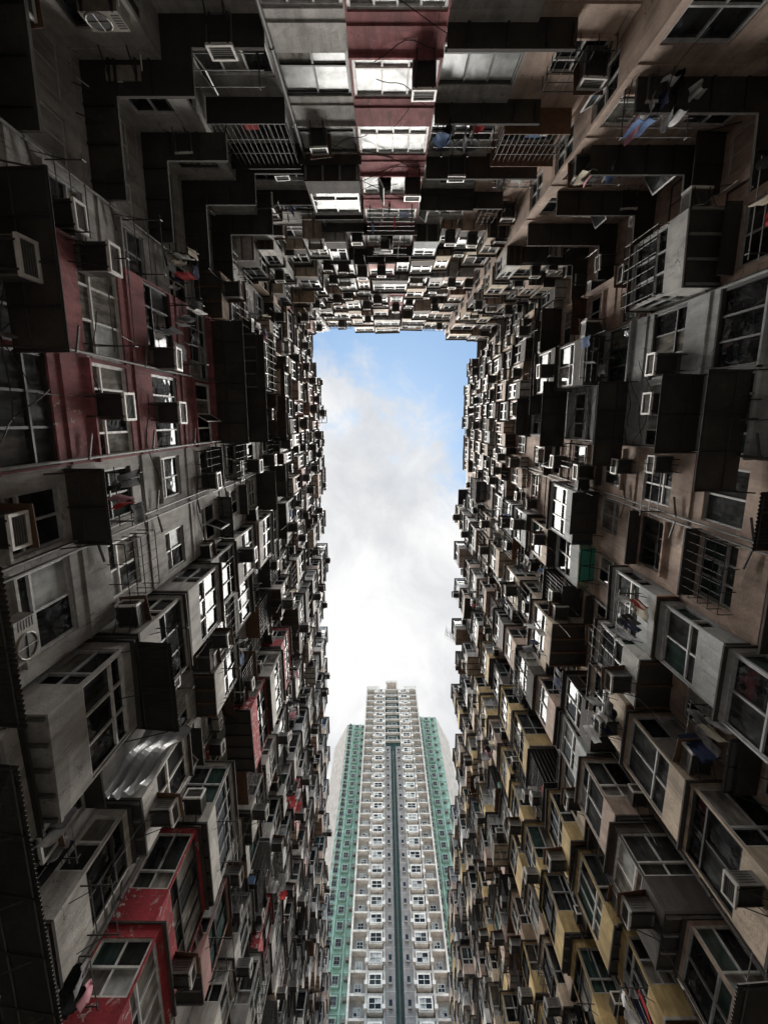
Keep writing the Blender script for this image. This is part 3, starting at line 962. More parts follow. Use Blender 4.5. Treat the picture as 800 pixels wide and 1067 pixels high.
        if not far and R.random() < o.get('rack', .16) and k <= 10:
            add_rack(fr, (op[0] + op[1]) / 2, 0.0, op[2] - .12 + R.uniform(0, .3), min(width - .3, R.uniform(1.1, 1.8)), c.name, R.uniform(.7, 1.1), R.choice([3, 4, 5]), R.choice([0, 7, 8, 10, 12]) if o.get('rack', 0) > .25 else R.choice([0, 0, 5, 7, 8]))
        elif not far and R.random() < .14 and k <= 9:
            add_cage(c.block, fr, op[0] - .05, op[1] + .05, 0.0, op[2] - .1, op[3] + .05, c.name)
        elif R.random() < .14 and c.style in ('flush', 'strip', 'ledge'):
            add_flat_canopy(c.block, fr, max(s0, op[0] - .3), min(s1, op[1] + .3), 0.0, R.uniform(.6, 1.1), op[3] + .12, c.name)
        elif R.random() < .14 and c.style in ('flush', 'strip', 'bay'):
            add_canopy(c.block, fr, max(s0, op[0] - .15), min(s1, op[1] + .15), 0.0, R.uniform(.4, .85), op[3] + .18, c.name, mat=R.choice(['zinc', 'zinc', 'rust', 'zinc', 'awning_green' if wing == 'right' and R.random() < .4 else 'rust']), pitch=.1 if far else .076)
    wall_panel(wm, fr, s0, s1, ROOF, ROOF + .7 + (hash_(c.name) * .5), fmat)


# how the photograph has particular cells: air conditioner (place along the wall), rack with clothes, or nothing
RED_A, RED_B = 'red spandrel column, half nearer the end wall', 'red spandrel column, half nearer the tower'
PAN_A, PAN_B = 'grey panel column, half nearer the end wall', 'grey panel column, half nearer the tower'
CELL = {
    (RED_B, -1): {}, (RED_B, 0): {}, (RED_B, 1): dict(ac=-.1), (RED_B, 2): dict(ac=0.0), (RED_B, 3): dict(leaf=True),
    (RED_A, 1): dict(ac=-.85, poles=True), (RED_A, 2): dict(ac=.8, rack=8), (RED_A, 3): {},
    (PAN_A, 0): {}, (PAN_A, 1): {}, (PAN_A, 2): dict(ac=.6), (PAN_A, 3): dict(rack=5), (PAN_B, 0): {}, (PAN_B, 2): dict(ac=-.3),
    ('end wall, red column', 1): dict(ac=.4, split=True), ('end wall, red column', 2): dict(ac=.7), ('end wall, red column', 3): {}, ('end wall, red column', 4): dict(leaf=True, ac=.75), ('end wall, red column', 0): {},
    ('end wall, white windows beside the red column', 1): {}, ('end wall, white windows beside the red column', 2): {},
    ('end wall, grey column beside the red one', 1): {}, ('end wall, grey column beside the red one', 2): {}, ('end wall, grey column beside the red one', 0): dict(ac=.2, split=True),
}


def hash_(s):
    return (sum(ord(ch) * (i + 3) for i, ch in enumerate(s)) % 97) / 97


def build_side(c, fr, s0, s1, wing, visible):
    """A return face of a bay (its short side), with a window each storey where it is wide enough."""
    wm = BLOCK_WALL[c.block]
    wd = s1 - s0
    wall_panel(wm, fr, s0, s1, GROUND - .2, floor_z(KMIN), c.mat)
    for k in range(KMIN, KMAX + 1):
        z0 = floor_z(k)
        if visible and wd > .7 and R.random() < .82:
            op = (s0 + .1, s1 - .1, z0 + .85, z0 + 2.35)
            wall_panel(wm, fr, s0, s1, z0, z0 + FH, c.mat, [op])
            add_window(c.block, fr, *op, c.name, cols=2, transom=R.choice([.3, .28, .5]), frame=R.choice(['frame_white', 'frame_metal', 'frame_green' if R.random() < .15 else 'frame_metal']), glass=c.opt.get('glass') or G_MIX, open_leaf=R.random() < .12)
            if R.random() < .42:
                add_ac(fr, (s0 + s1) / 2 + R.uniform(-.1, .1), 0.0, z0 + .18, c.name, R.choice(ACK[:5]), R.uniform(.8, 1.05), face='side')
        else:
            wall_panel(wm, fr, s0, s1, z0, z0 + FH, c.mat)
    wall_panel(wm, fr, s0, s1, ROOF, ROOF + .7, c.mat)


# enclosures that the photograph shows in particular places: (column, storey) -> how far they stand out
HERO_ENC = {
    (PAN_A, 4): .7, (RED_A, 5): .9, (RED_B, 5): 0, (RED_A, 4): 0, (RED_B, 4): 0,
    ('end wall, red column', 4): 0, ('end wall, red column', 5): 0, ('end wall, red column', 6): 0,
    ('end wall, red column', 8): .9,
    ('end wall, grey column beside the red one', 4): .7,
    ('cracked grey strip next to the first grey bay', 0): 0,
}
for c_, (d12, d13) in {'end wall, bay two from the ' + SIDE_L: (1.0, .35), 'end wall, grey column beside the red one': (.5, .15), 'end wall, red column': (1.0, .9), 'end wall, white windows beside the red column': (1.1, 1.55),
                       'end wall, laundry bay past the white windows': (1.2, .5), 'end wall, tan stepped bay': (.2, .35)}.items():
    HERO_ENC[(c_, 12)], HERO_ENC[(c_, 13)] = d12, d13
for cn_ in ('end wall, red column', 'end wall, grey column beside the red one', 'end wall, white windows beside the red column', PAN_A, PAN_B, 'cracked grey strip next to the red spandrels', 'tan wall next to the grey panels', 'cracked grey strip next to the first grey bay'):
    for k_ in (-1, 0, 1, 2, 3):
        HERO_ENC.setdefault((cn_, k_), 0)

for wing, lst, sx in (('left', left, 1), ('right', right, -1)):
    for i, c in enumerate(lst):
        build_column(c, Frame((c.front, 0), (0, 1), (sx, 0)), c.s0, c.s1, wing)
        if i + 1 < len(lst):
            d = lst[i + 1]
            diff = (d.front - c.front) * sx          # > 0: the next column stands further out into the courtyard
            if abs(diff) > .012:
                lo, hi = sorted((c.front * sx, d.front * sx))
                if diff > 0:
                    build_side(d, Frame((0, c.s1), (sx, 0), (0, -1)), lo, hi, wing, True)
                else:
                    build_side(c, Frame((0, c.s1), (sx, 0), (0, 1)), lo, hi, wing, False)
for i, c in enumerate(end):
    build_column(c, Frame((0, c.front), (1, 0), (0, 1)), c.s0, c.s1, 'end')
    if i + 1 < len(end):
        d = end[i + 1]
        diff = d.front - c.front
        if abs(diff) > .03:
            lo, hi = sorted((c.front, d.front))
            t = d if diff > 0 else c
            build_side(t, Frame((c.s1, 0), (0, 1), (-1 if diff > 0 else 1, 0)), lo, hi, 'end', True)

# bodies of the blocks behind their facades: roofs, backs and party walls
for b, (x0, x1, y0, y1) in {'left_near': (-19, -7.05, -8.1, 4.6), 'left_mid': (-19, -7.05, 4.6, 21), 'left_far': (-19, -7.95, 21, YEND - .3),
                            'right_near': (9.55, 21, -7.8, 4.8), 'right_mid': (8.6, 21, 4.8, 21), 'right_far': (9.15, 21, 21, YEND - .3), 'end': (-19, 21, -22, -9.35)}.items():
    m = BLOCK_WALL[b]
    m.box(x0 + .01, x1 - .01, y0 + .01, y1 - .01, GROUND - .2, ROOF + .02, 'grey_render' if 'left' in b or b == 'end' else 'tan_render')
m = BLOCK_WALL['left_near']; m.box(-7.05, -6.3, -5.19, 4.6, ROOF - .05, ROOF + .012, 'roof_felt')
m = BLOCK_WALL['right_near']; m.box(8.62, 9.55, -4.99, 4.8, ROOF - .05, ROOF + .012, 'roof_felt')
for b, lst, sx in (('left', left, 1), ('right', right, -1)):
    for c in lst:
        bx = (-7.06 if sx > 0 else 8.61) if c.s0 < 20.9 else (-7.96 if sx > 0 else 9.16)
        if abs(c.front - bx) > .05:
            lo, hi = sorted((bx, c.front))
            BLOCK_WALL[c.block].box(lo, hi, c.s0, c.s1, ROOF - .03, ROOF + .006, 'roof_felt')
for c in end:
    BLOCK_WALL['end'].box(c.s0, c.s1, -9.36, c.front - .004, ROOF - .03, ROOF + .006, 'roof_felt')

# storey ledges that wrap the stepped corners; on the upper floors only some are left
def corner_ledge(pts, bearers, z, sample):
    m = MB()
    m.prism(pts, z, z + .1, 'soffit' if z < 26 else R.choice(['brown_render', 'tan_render', 'grey_render']))  # upper ledges take lighter colours in place of the bounce light there
    for b in bearers:
        m.box(*b, z - .08, z, 'iron')
    item('ledge', 'end', m, pts=[(x, y, z - .01) for x, y in sample], col='')


for k in range(KMIN + 1, KMAX + 1):
    z = floor_z(k) + .26
    j = lambda a=.06: R.uniform(-a, a)
    keep = .85 if k < 6 else .25
    if R.random() < keep:
        ex, ey, e2 = -6.25 + j(), -7.34 + j(), -8.4 + j(.12)
        xa = -4.33 + j(.25)
        corner_ledge([(-7.0, -5.2), (ex, -5.2), (ex, ey), (xa, ey), (xa, e2), (xa, -8.1), (-7.0, -8.1)] if R.random() < .4 else
                     [(-7.0, -5.2), (ex, -5.2), (ex, ey), (xa, ey), (xa, e2), (-2.74, e2), (-2.74, -9.0), (-5.1, -9.0), (-5.1, -8.1), (-7.0, -8.1)],
                     [(-6.98, ex - .05, y, y + .05) for y in (-5.6, -6.4, -7.2)] + [(x, x + .05, -8.08, ey - .05) for x in (-6.2, -5.4)], z, [(-6.6, -5.6), (-6.6, -7), (-6.0, -7.7), (-4.8, -7.7)])
    if R.random() < keep:
        e5 = -8.2 + j(.15)
        xb = 4.9 + j(.5)
        corner_ledge([(1.45, -8.85), (1.45, e5), (xb, e5), (xb, -8.95), (3.5, -8.95), (3.5, -8.85)], [(x, x + .05, -8.83, e5 - .05) for x in (1.9, 2.8, 3.7, 4.3)], z + .03, [(2, -8.5), (3, -8.4), (4.2, -8.5)])
    if R.random() < keep:
        ex, ey = 6.0 + j(.4), -7.03 + j()
        corner_ledge([(ex, -7.8), (ex, ey), (8.8, ey), (8.86, -5.07), (9.5, -5.07), (9.5, -7.8)], [(x, x + .05, -7.78, ey - .05) for x in (6.8, 7.6, 8.4)] + [(8.85, 9.48, y, y + .05) for y in (-5.5, -6.3)], z + .05,
                     [(7, -7.3), (8, -7.4), (9.1, -7.2), (9.1, -5.5)])

# corrugated canopies low on the walls, over the shops
LF = Frame((-6.3, 0), (0, 1), (1, 0))
RF = Frame((8.1, 0), (0, 1), (-1, 0))
add_canopy('left_mid', Frame((-5.7, 0), (0, 1), (1, 0)), 4.4, 9.6, 0.0, .95, 5.4, 'first grey bay')
add_canopy('left_near', LF, 1.9, 4.3, 0.0, 1.25, 6.0, 'cracked grey strip')
add_canopy('left_mid', Frame((-6.3, 0), (0, 1), (1, 0)), 4.75, 6.9, 0.6, 1.1, 9.5, 'first grey bay')
add_canopy('right_mid', Frame((7.0, 0), (0, 1), (-1, 0)), 8.3, 11.5, 0.0, 1.7, 5.6, 'beige bay')
add_canopy('right_near', RF, 1.4, 2.6, 0.0, .7, 9.2, 'tan wall')

RW = Frame((7.95, 0), (0, 1), (-1, 0))
LW = Frame((-6.26, 0), (0, 1), (1, 0))
add_flat_canopy('left_near', LW, -3.9, -1.1, 0.0, 1.0, 8.3, '')
add_flat_canopy('left_near', LW, -3.5, .9, 0.0, 1.15, floor_z(4) + .1, '')
add_flat_canopy('left_near', LW, -3.5, 1.0, 0.0, 1.2, floor_z(5) + .15, '')
add_flat_canopy('left_near', LW, -3.0, 1.2, 0.0, .9, floor_z(7) + .1, '')
add_flat_canopy('right_near', RW, -1.05, 1.6, 0.02, 1.0, 10.5, '')
add_flat_canopy('right_near', RW, -1.2, 1.55, 0.02, 1.0, floor_z(3) + .6, '')
add_flat_canopy('right_near', RW, -1.6, 1.2, 0.02, 1.1, floor_z(5) + .2, '')
add_flat_canopy('right_near', RW, -3.0, -.2, 0.02, .8, floor_z(6) + .2, '')
add_flat_canopy('end', Frame((0, -8.54), (1, 0), (0, 1)), -.8, 1.3, 0.0, .55, floor_z(7) + .2, '')

# drain pipes and loose cables
for lst, sx in ((left, 1), (right, -1)):
    for i, c in enumerate(lst):
        if c.s0 > 40 or c.style == 'bay' or R.random() < .3: continue
        pr = .032 if c.s0 < 5 else .05
        x = c.front + sx * .09
        y = c.s0 + R.uniform(.06, .12) if R.random() < .5 else c.s1 - R.uniform(.06, .12)
        m = MB()
        m.tube((x, y, GROUND), (x, y, ROOF + .3), pr, 'pipe_grey', 7)
        for k in range(KMIN, KMAX + 1):
            zz = floor_z(k) + .3
            m.tube((x, y, zz), (x, y, zz + .1), pr * 1.4, 'pipe_grey', 7)
            m.tube((x, y, zz + .05), (x, y + (.5 if y < c.s0 + .5 else -.5), zz + .22), .03, 'pipe_grey', 5)
        item('drainpipe', c.block, m, pts=[(x + sx * .06, y, floor_z(k) + 1) for k in range(0, 13, 2)], col=c.name)
for x in (-2.62, 1.46, 3.52):
    m = MB()
    y = -8.5 if x < 0 else -9.0
    m.tube((x, y, GROUND), (x, y, ROOF + .3), .05, 'pipe_grey', 7)
    for k in range(KMIN, KMAX + 1):
        m.tube((x, y, floor_z(k) + .5), (x, y, floor_z(k) + .6), .065, 'pipe_grey', 7)
    item('drainpipe', 'end', m, pts=[(x, y + .06, floor_z(k) + 1) for k in range(0, 13, 2)], col='')


def cable(block, fr, s0, z0, s1, z1, d=.06, sag=.4, n=8):
    m = MB()
    pts = []
    for i in range(n + 1):
        t = i / n
        pts.append(fr.p(s0 + (s1 - s0) * t, d + .05 * math.sin(t * 9), z0 + (z1 - z0) * t - sag * 4 * t * (1 - t)))
    m.line(pts, .012, 'iron')
    item('cable', block, m, pts=pts, col='')


for blk, fr, a, b in (('left_near', Frame((-6.26, 0), (0, 1), (1, 0)), -3.4, 4.4), ('right_near', Frame((7.95, 0), (0, 1), (-1, 0)), -2.9, .8), ('end', Frame((0, -8.54), (1, 0), (0, 1)), -2.6, 1.4)):
    for i in range(34):
        k = R.randint(0, 8)
        z = floor_z(k) + R.uniform(.1, 2.6)
        s = R.uniform(a, b - 1.0)
        cable(blk, fr, s, z, min(b, s + R.uniform(.6, 3.2)), z + R.uniform(-1.5, 1.5), sag=R.uniform(.05, .4))

# ---------------------------------------------------------------- which pieces show, and how large
bm = MB()
for b in BLOCK_WALL: bm.join(BLOCK_WALL[b])
for it in ITEMS:
    bm.join(it['mb'])
    for n_, e in it['extra']: bm.join(e)
bvh = BVHTree.FromPolygons(bm.v, bm.f)
mw_inv = cam.rotation_euler.to_matrix().inverted()


def project(p):
    q = mw_inv @ Vector(p)
    if q.z > -.05: return None
    return (400 + FPX * q.x / -q.z, 533.5 - FPX * q.y / -q.z)


for it in ITEMS:
    vis, inside = 0, 0
    for p in it['pts']:
        s_ = project(p)
        if s_ is None or not (0 <= s_[0] <= 800 and 0 <= s_[1] <= 1067): continue
        inside += 1
        v = Vector(p)
        L = v.length
        h = bvh.ray_cast(Vector((0, 0, 0)), v.normalized(), L - .02)
        if h[0] is None or h[3] > L - .12: vis += 1
    P = [project((x, y, z)) for x in (it['lo'][0], it['hi'][0]) for y in (it['lo'][1], it['hi'][1]) for z in (it['lo'][2], it['hi'][2])]
    P = [p for p in P if p]
    ar = (max(p[0] for p in P) - min(p[0] for p in P)) * (max(p[1] for p in P) - min(p[1] for p in P)) if P else 0
    it['vis'], it['score'] = vis, ar * vis / max(1, len(it['pts']))

# ---------------------------------------------------------------- ground
g = MB()
g.poly([(-3000, -3000, GROUND), (3000, -3000, GROUND), (3000, 3000, GROUND), (-3000, 3000, GROUND)], 'courtyard_paving')
tag(g.build('ground'), kind='structure')

# ---------------------------------------------------------------- blocks
PART_NAMES = {'window': 'window', 'enclosure': 'enclosed_balcony', 'cage': 'window_cage', 'cagebox': 'storage_cage', 'canopy': 'canopy', 'window_hood': 'window_hood', 'ledge': 'ledge', 'drainpipe': 'drainpipe', 'cable': 'cable'}
for b, (at, label) in BLOCKS.items():
    root = empty('apartment_block', (at[0], at[1], GROUND))
    tag(root, label, 'apartment block', 'apartment blocks round the courtyard')
    org = (at[0], at[1], GROUND)
    BLOCK_WALL[b].build('wall', root, org)
    for kind, pname in PART_NAMES.items():
        lst = sorted([it for it in ITEMS if it['kind'] == kind and it['block'] == b], key=lambda t: -t['score'])
        rest = MB()
        for i, it in enumerate(lst):
            if i < 100 and it['vis'] > 0:
                o = it['mb'].build(pname, root, org)
                big = it['score'] > 40
                for n_, e in it['extra']:
                    if big or kind == 'enclosure' and it['score'] > 15:
                        e.build(n_, o, (0, 0, 0)) if False else e.build(n_, o, org)
                    else:
                        rest.join(e)
            else:
                rest.join(it['mb'])
                for n_, e in it['extra']: rest.join(e)
        if rest.f:
            tag(rest.build(pname, root, org), kind='stuff')

# ---------------------------------------------------------------- things hung on the blocks
def rank_word(i, n):
    if n == 1: return 'only'
    if i == 0: return 'lowest'
    if i == n - 1: return 'topmost'
    return ORD[i + 1] + ' lowest'


acs = sorted([it for it in ITEMS if it['kind'] == 'ac' and it['vis'] > 0], key=lambda t: -t['score'])
one, many = acs[:300], acs[300:]
cols = {}
for it in one: cols.setdefault((it['col'], it['face']), []).append(it)
PROTO = {}


def place_ac(it):
    fr, (s, d, z) = it['fr'], it['pos']
    detailed = it['score'] > 25
    key = (it['ack'], detailed)
    if key not in PROTO:
        bmesh_, grille = AC[it['ack']]
        if detailed:
            o = bmesh_.build('air_conditioner')
            gch = grille.build('grille', o)
        else:
            mm = MB(); mm.join(bmesh_); mm.join(grille)
            o = mm.build('air_conditioner')
        PROTO[key] = o
    else:
        src = PROTO[key]
        o = src.copy(); COL.objects.link(o)
        for ch in src.children:
            c2 = ch.copy(); COL.objects.link(c2); c2.parent = o
    o.location = fr.p(s, d, z)
    # local +y looks out of the wall
    o.rotation_euler = (R.gauss(0, .025), R.gauss(0, .02), math.atan2(fr.n[1], fr.n[0]) - math.pi / 2 + R.gauss(0, .02))
    o.scale = (it['sc'],) * 3
    return o


for (cn, face), lst in cols.items():
    lst.sort(key=lambda t: t['pos'][2])
    for i, it in enumerate(lst):
        o = place_ac(it)
        look = {'window': '', 'hooded': ' with sheet hood', 'split': ' with round fan'}[it['ack']]
        lab = f"{rank_word(i, len(lst))} air conditioner{look}, {'side of ' if face == 'side' else ''}{cn}"
        if len(lab.split()) > 16: lab = lab.replace(look + ',', ',')
        tag(o, lab, 'air conditioner', 'air conditioners on the facades')
rest = MB()
for it in many:
    rest.join(it['mb'])
    for n_, e in it['extra']: rest.join(e)
if rest.f:
    tag(rest.build('air_conditioners_beyond'), 'small distant air conditioners scattered over the upper and far facades', 'air conditioner', 'air conditioners on the facades', 'stuff')

racks = [it for it in ITEMS if it['kind'] == 'rack' and (it['vis'] > 0 or any(g['vis'] for g in it['garments']))]
cols = {}
for it in racks: cols.setdefault(it['col'], []).append(it)
for cn, lst in cols.items():
    lst.sort(key=lambda t: t['lo'][2])
    for i, it in enumerate(lst):
        c0 = tuple((a + b) / 2 for a, b in zip(it['lo'], it['hi']))
        rw = rank_word(i, len(lst))
        tag(it['mb'].build('drying_rack', None, c0), f"{rw} iron drying rack, {cn}", 'drying rack', 'drying racks outside the windows')
        gs = [g_ for g_ in it['garments'] if g_['vis'] > 0]
        for g_ in gs:
            c0 = tuple((a + b) / 2 for a, b in zip(g_['lo'], g_['hi']))
            what = f"{g_['colr']} {g_['gk']}"
            tag(g_['mb'].build({'shirt': 'shirt', 'trousers': 'trousers', 'towel': 'towel'}[g_['gk']], None, c0), f"{what} on {rw} rack, {cn}", g_['gk'], 'laundry on the drying racks')

# ---------------------------------------------------------------- single things on the facades
# two round dishes on the ledge by the white windows of the end wall
for i, (x, lab) in enumerate(((1.75, 'shade-dark round satellite dish on the end wall ledge, next to the red column'), (2.55, 'shade-dark round satellite dish on the end wall ledge, farther from the red column'))):
    z = 16.4
    root = empty('satellite_dish', (x, -8.45, z))
    tag(root, lab, 'satellite dish', 'satellite dishes on the end wall')
    dsh, n = MB(), 20
    for ring, (r0, y0, r1, y1) in enumerate(((0, .0, .2, .03), (.2, .03, .38, .10))):
        for q in range(n):
            a0, a1 = 2 * math.pi * q / n, 2 * math.pi * (q + 1) / n
            P = lambda r, yy, a: (r * math.cos(a), .1 + yy, r * math.sin(a))
            dsh.poly([P(r0, y0, a0), P(r0, y0, a1), P(r1, y1, a1), P(r1, y1, a0)], 'cloth_black')  # near-black colour holds the shade of the dish's underside
            dsh.poly([P(r0, y0 - .015, a0), P(r0, y0 - .015, a1), P(r1, y1 - .015, a1), P(r1, y1 - .015, a0)], 'cloth_black')
    dsh.build('dish', root)
    arm = MB()
    arm.tube((0, .1, -.36), (0, .5, -.05), .012, 'iron', 5)
    arm.tube((0, .46, -.06), (0, .54, -.04), .03, 'grille_dark', 6)
    arm.build('feed_arm', root)
    mt = MB()
    mt.tube((0, -.45, -.5), (0, .06, -.5), .02, 'iron', 5); mt.tube((0, .06, -.5), (0, .1, 0), .02, 'iron', 5)
    mt.build('mount', root)

# torn plastic sheet flapping from a window
sh = MB()
nn, mm_ = 26, 16
P = [[(-6.55 + (1.25 - .5 * jn / mm_) * i / nn + .25 * (jn / mm_) ** 2, 8.35 + .07 * math.sin(i * .8 + jn * .35) * (.3 + jn / mm_) + .10 * math.sin(jn * .6), 11.7 - 2.5 * jn / mm_ * (1 - .35 * (i / nn - .3) ** 2)) for i in range(nn + 1)] for jn in range(mm_ + 1)]
for jn in range(mm_):
    for i in range(nn):
        sh.poly([P[jn][i], P[jn][i + 1], P[jn + 1][i + 1], P[jn + 1][i]], 'sheet_plastic')
        sh.poly([tuple(Vector(q) + Vector((0, .006, 0))) for q in (P[jn][i], P[jn][i + 1], P[jn + 1][i + 1], P[jn + 1][i])], 'sheet_plastic')
tag(sh.build('plastic_sheet', None, (-5.9, 8.4, 10.5)), 'crumpled pale plastic sheet hanging down the pale bay', 'plastic sheet')

# aerials on the roof edge
root = empty('roof_antenna', (7.6, 23.2, ROOF + .6))
tag(root, 'spiky television aerial leaning out from the roof edge on the yellow-balcony side', 'antenna')
ms = MB(); ms.tube((0, 0, -.6), (-.3, 0, 2.4), .03, 'iron', 6); ms.build('mast', root)
for h, ln, n in ((1.0, 1.4, 9), (1.7, 1.1, 8), (2.3, .9, 7)):
    a = MB()
    a.tube((-.3 - ln / 2, -.4, h), (-.3 + ln / 2, .5, h), .015, 'iron', 4)
    for i in range(n):
        t = i / (n - 1)
        x = -.3 - ln / 2 + ln * t; y = -.4 + .9 * t
        a.tube((x, y - .45, h), (x, y + .45, h), .01, 'iron', 4)
    a.build('yagi', root)
root = MB()
root.line([(-6.4, -.35, ROOF + .3), (-5.5, -.35, ROOF + .3), (-5.5, .35, ROOF + .3), (-6.4, .35, ROOF + .3)], .03, 'iron')
root.line([(-5.95, -.35, ROOF + .3), (-5.95, .35, ROOF + .3)], .025, 'iron')
tag(root.build('metal_bracket', None, (-6, 0, ROOF)), 'thin square metal bracket sticking out over the roof edge against blue sky', 'bracket')

# ---------------------------------------------------------------- the tower beyond
TY, TTOP, TF = 78.0, 126.5, 2.78
root = empty('residential_tower', (2.2, TY + 8, GROUND))
tag(root, 'tall modern grey and white residential tower with green wings beyond the courtyard', 'tower')
root.scale = (1.07, 1, 1)
TORG = (2.2, TY + 8, GROUND)
tf = Frame((0, TY), (1, 0), (0, -1))
shaft = MB()
shaft.box(-4.6, 9.0, TY + .9, TY + 20, GROUND, TTOP - .1, 'tower_grey')
shaft.fbox(tf, .35, 1.65, -.9, .25, GROUND, TTOP - 25, 'tower_pilaster')
shaft.fbox(tf, 2.75, 4.05, -.9, .25, GROUND, TTOP - 25, 'tower_pilaster')
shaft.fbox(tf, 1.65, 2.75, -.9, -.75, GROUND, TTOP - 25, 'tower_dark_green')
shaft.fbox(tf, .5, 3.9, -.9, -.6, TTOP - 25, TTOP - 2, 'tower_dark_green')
for x in (-4.62, -2.3, .06, 4.06, 6.55, 8.7):
    shaft.fbox(tf, x, x + .28, -.95, .12, GROUND, TTOP, 'tower_white')
for x in (.2, 3.95):
    shaft.fbox(tf, x, x + .28, -.95, .2, TTOP - 25, TTOP, 'tower_white')
nf = int((TTOP - 4) / TF)
for k in range(nf + 1):
    z = TTOP - k * TF
    for a, b in (((-4.34, .06), (4.34, 8.7)) if k * TF > 24 else ((-4.34, .2), (.48, 3.95), (4.23, 8.7))):
        shaft.fbox(tf, a, b, -.92, .05, z - .32, z - .02, 'tower_white')
for k in range(nf + 1):
    z = TTOP - 25 - k * TF
    if z < 30: break
    for a, b in ((.33, 1.66), (2.74, 4.07)):
        shaft.fbox(tf, a, b, .24, .262, z - .06, z + .02, 'tower_grey')
        shaft.fbox(tf, (a + b) / 2 - .2, (a + b) / 2 + .2, .2, .27, z - 1.7, z - .9, 'glass_dark')
        shaft.fbox(tf, (a + b) / 2 - .26, (a + b) / 2 + .26, .2, .40, z - 2.0, z - 1.72, 'case_grey')
shaft.fbox(tf, 2.13, 2.27, -.8, -.62, GROUND, TTOP - 25, 'pipe_grey')
shaft.build('shaft', root, TORG)
crown = MB()
for a, b in ((-4.6, -1.2), (5.6, 9.0)):
    crown.fbox(tf, a, b, -6, .1, TTOP + .01, TTOP + 1.6, 'tower_white')
for a in (.6, 3.5):
    crown.fbox(tf, a, a + .35, -3, .12, TTOP, TTOP + 3.6, 'tower_white')
crown.fbox(tf, .6, 3.85, -3, .1, TTOP + 3.62, TTOP + 4.6, 'tower_white')
crown.box(-1, 5.4, TY + 5, TY + 15, TTOP - .05, TTOP + 3.4, 'tower_grey')
crown.build('crown', root, TORG)


def wing_poly(side):
    if side < 0:
        return [(-4.59, 89), (-9.8, 89), (-13.6, 97), (-13.6, 104), (-4.59, 104)]
    return [(8.99, 86.5), (14.3, 86.5), (18.2, 95), (18.2, 104), (8.99, 104)]


for side in (-1, 1):
    m = MB()
    pl_ = wing_poly(side)
    m.prism(pl_, GROUND, TTOP - 1, 'tower_green')
    # the canted outer face is bare grey
    a, b = pl_[1], pl_[2]
    off = Vector((a[1] - b[1], b[0] - a[0])).normalized() * (.05)
    if off.y > 0: off = -off
    m.poly([(a[0] + off.x, a[1] + off.y, GROUND), (b[0] + off.x, b[1] + off.y, GROUND), (b[0] + off.x, b[1] + off.y, TTOP - .6), (a[0] + off.x, a[1] + off.y, TTOP - .6)], 'tower_grey')
    wy = pl_[0][1]
    wf = Frame((0, wy), (1, 0), (0, -1))
    x0, x1 = sorted((pl_[0][0], pl_[1][0]))
    for k in range(nf):
        z = TTOP - 1 - k * TF
        m.fbox(wf, x0, x1, 0, .12, z - .2, z - .02, 'tower_green')
        for q in range(9):
            m.fbox(wf, x0 + .3 + q * .55, x0 + .42 + q * .55, 0, .16, z - 1.35, z - .26, 'tower_green' if q % 3 else 'tower_white')
    m.fbox(wf, x0 + 1.5, x0 + 1.75, 0, .35, GROUND, TTOP - 1, 'tower_green')
    m.fbox(wf, x0 + 3.4, x0 + 3.65, 0, .35, GROUND, TTOP - 1, 'tower_green')
    m.build('wing', root, TORG)


def tower_window(fr, a, b, z0, z1, bay, frame='frame_white', box='tower_white', glass=('glass_smoke', 'glass_frosted', 'glass_dark')):
    m = MB()
    d = 0
    if bay:
        m.fbox(fr, a, b, -.9, bay, z0 - .25, z1 + .2, box)
        d = bay
    f, g, _ = make_window(fr, a + .1, b - .1, z0, z1, d=d + .01, cols=2, transom=.5, frame=frame, glass=list(glass), fw=.1)
    m.join(f); m.join(g)
    return m


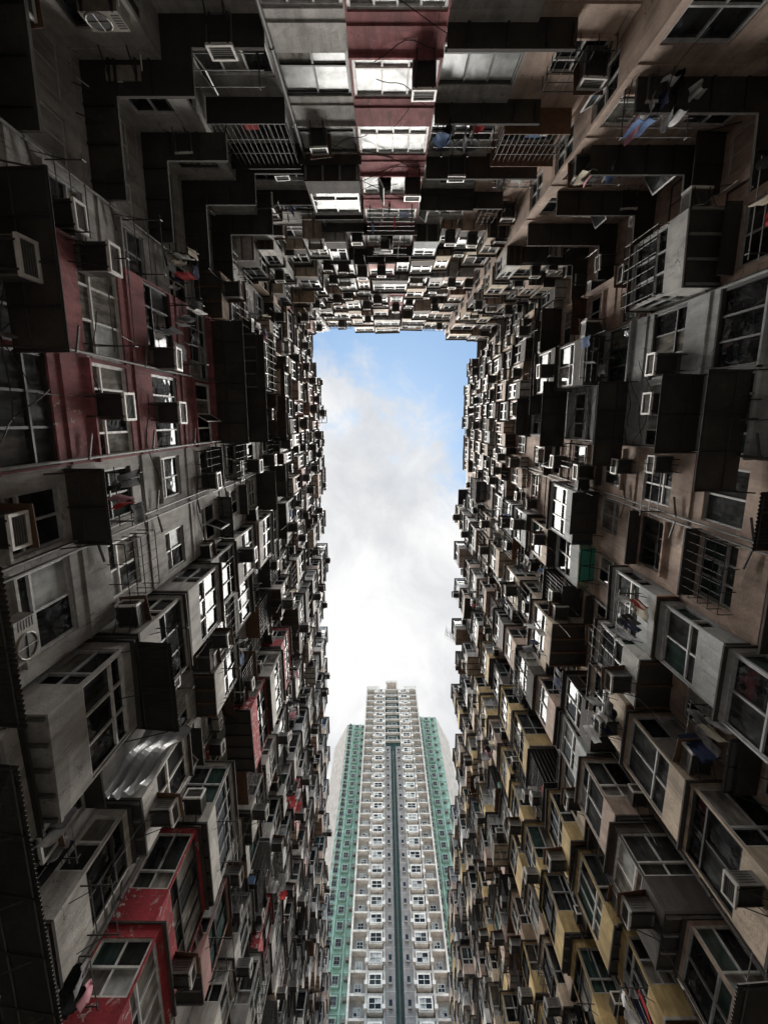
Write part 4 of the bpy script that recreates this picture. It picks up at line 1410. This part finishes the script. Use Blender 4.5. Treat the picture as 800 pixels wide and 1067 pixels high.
TW = []
for k in range(int(94 / TF)):
    z = TTOP - (k + 1) * TF
    for a, b in ((-1.95, -.05), (4.45, 6.35)):
        TW.append((z, tower_window(tf, a, b, z + .55, z + 1.95, .55)))
    for a, b in ((-3.9, -2.7), (7.1, 8.3)):
        TW.append((z, tower_window(Frame((0, TY + .9), (1, 0), (0, -1)), a, b, z + .6, z + 1.7, 0)))
    if k < 8:
        TW.append((z, tower_window(Frame((0, TY + .6), (1, 0), (0, -1)), .9, 3.4, z + .5, z + 1.9, 0, glass=('glass_green', 'glass_dark'))))
    for wy, x0 in ((89, -9.8), (86.5, 8.99)):
        wf = Frame((0, wy), (1, 0), (0, -1))
        TW.append((z, tower_window(wf, x0 + .25, x0 + 1.4, z - .4, z + .9, .0, glass=('glass_dark', 'glass_smoke'), frame='zinc')))
        TW.append((z, tower_window(wf, x0 + 2.0, x0 + 3.2, z - .4, z + .9, .6, box='tower_green', glass=('glass_dark', 'glass_smoke'), frame='zinc')))
TW.sort(key=lambda t: t[0])
rest = MB()
for i, (z, m) in enumerate(TW):
    if 42 < z and sum(1 for q in TW[:i] if q[0] > 42) < 100:
        m.build('window', root, TORG)
    else:
        rest.join(m)
tag(rest.build('window', root, TORG), kind='stuff')
tac = MB()
for k in range(int(94 / TF)):
    z = TTOP - (k + 1) * TF
    for x in (-2.42, -.1, 4.1, 6.5):
        tac.fbox(tf, x - .02, x + .42, .1, .6, z + .7, z + 1.2, 'rim_white')
    for wy, x0 in ((89, -9.8), (86.5, 8.99)):
        wf = Frame((0, wy), (1, 0), (0, -1))
        tac.fbox(wf, x0 + .5, x0 + 1.1, .12, .7, z + 1.1, z + 1.5, 'case_grey')
        tac.fbox(wf, x0 + 3.9, x0 + 4.5, .12, .7, z + .3, z + .8, 'case_grey')
tag(tac.build('air_conditioner_box', root, TORG), kind='stuff')
print(len(ITEMS), Counter(it['kind'] for it in ITEMS), 'visible', Counter(it['kind'] for it in ITEMS if it['vis']), 'objects', len(SC.objects))
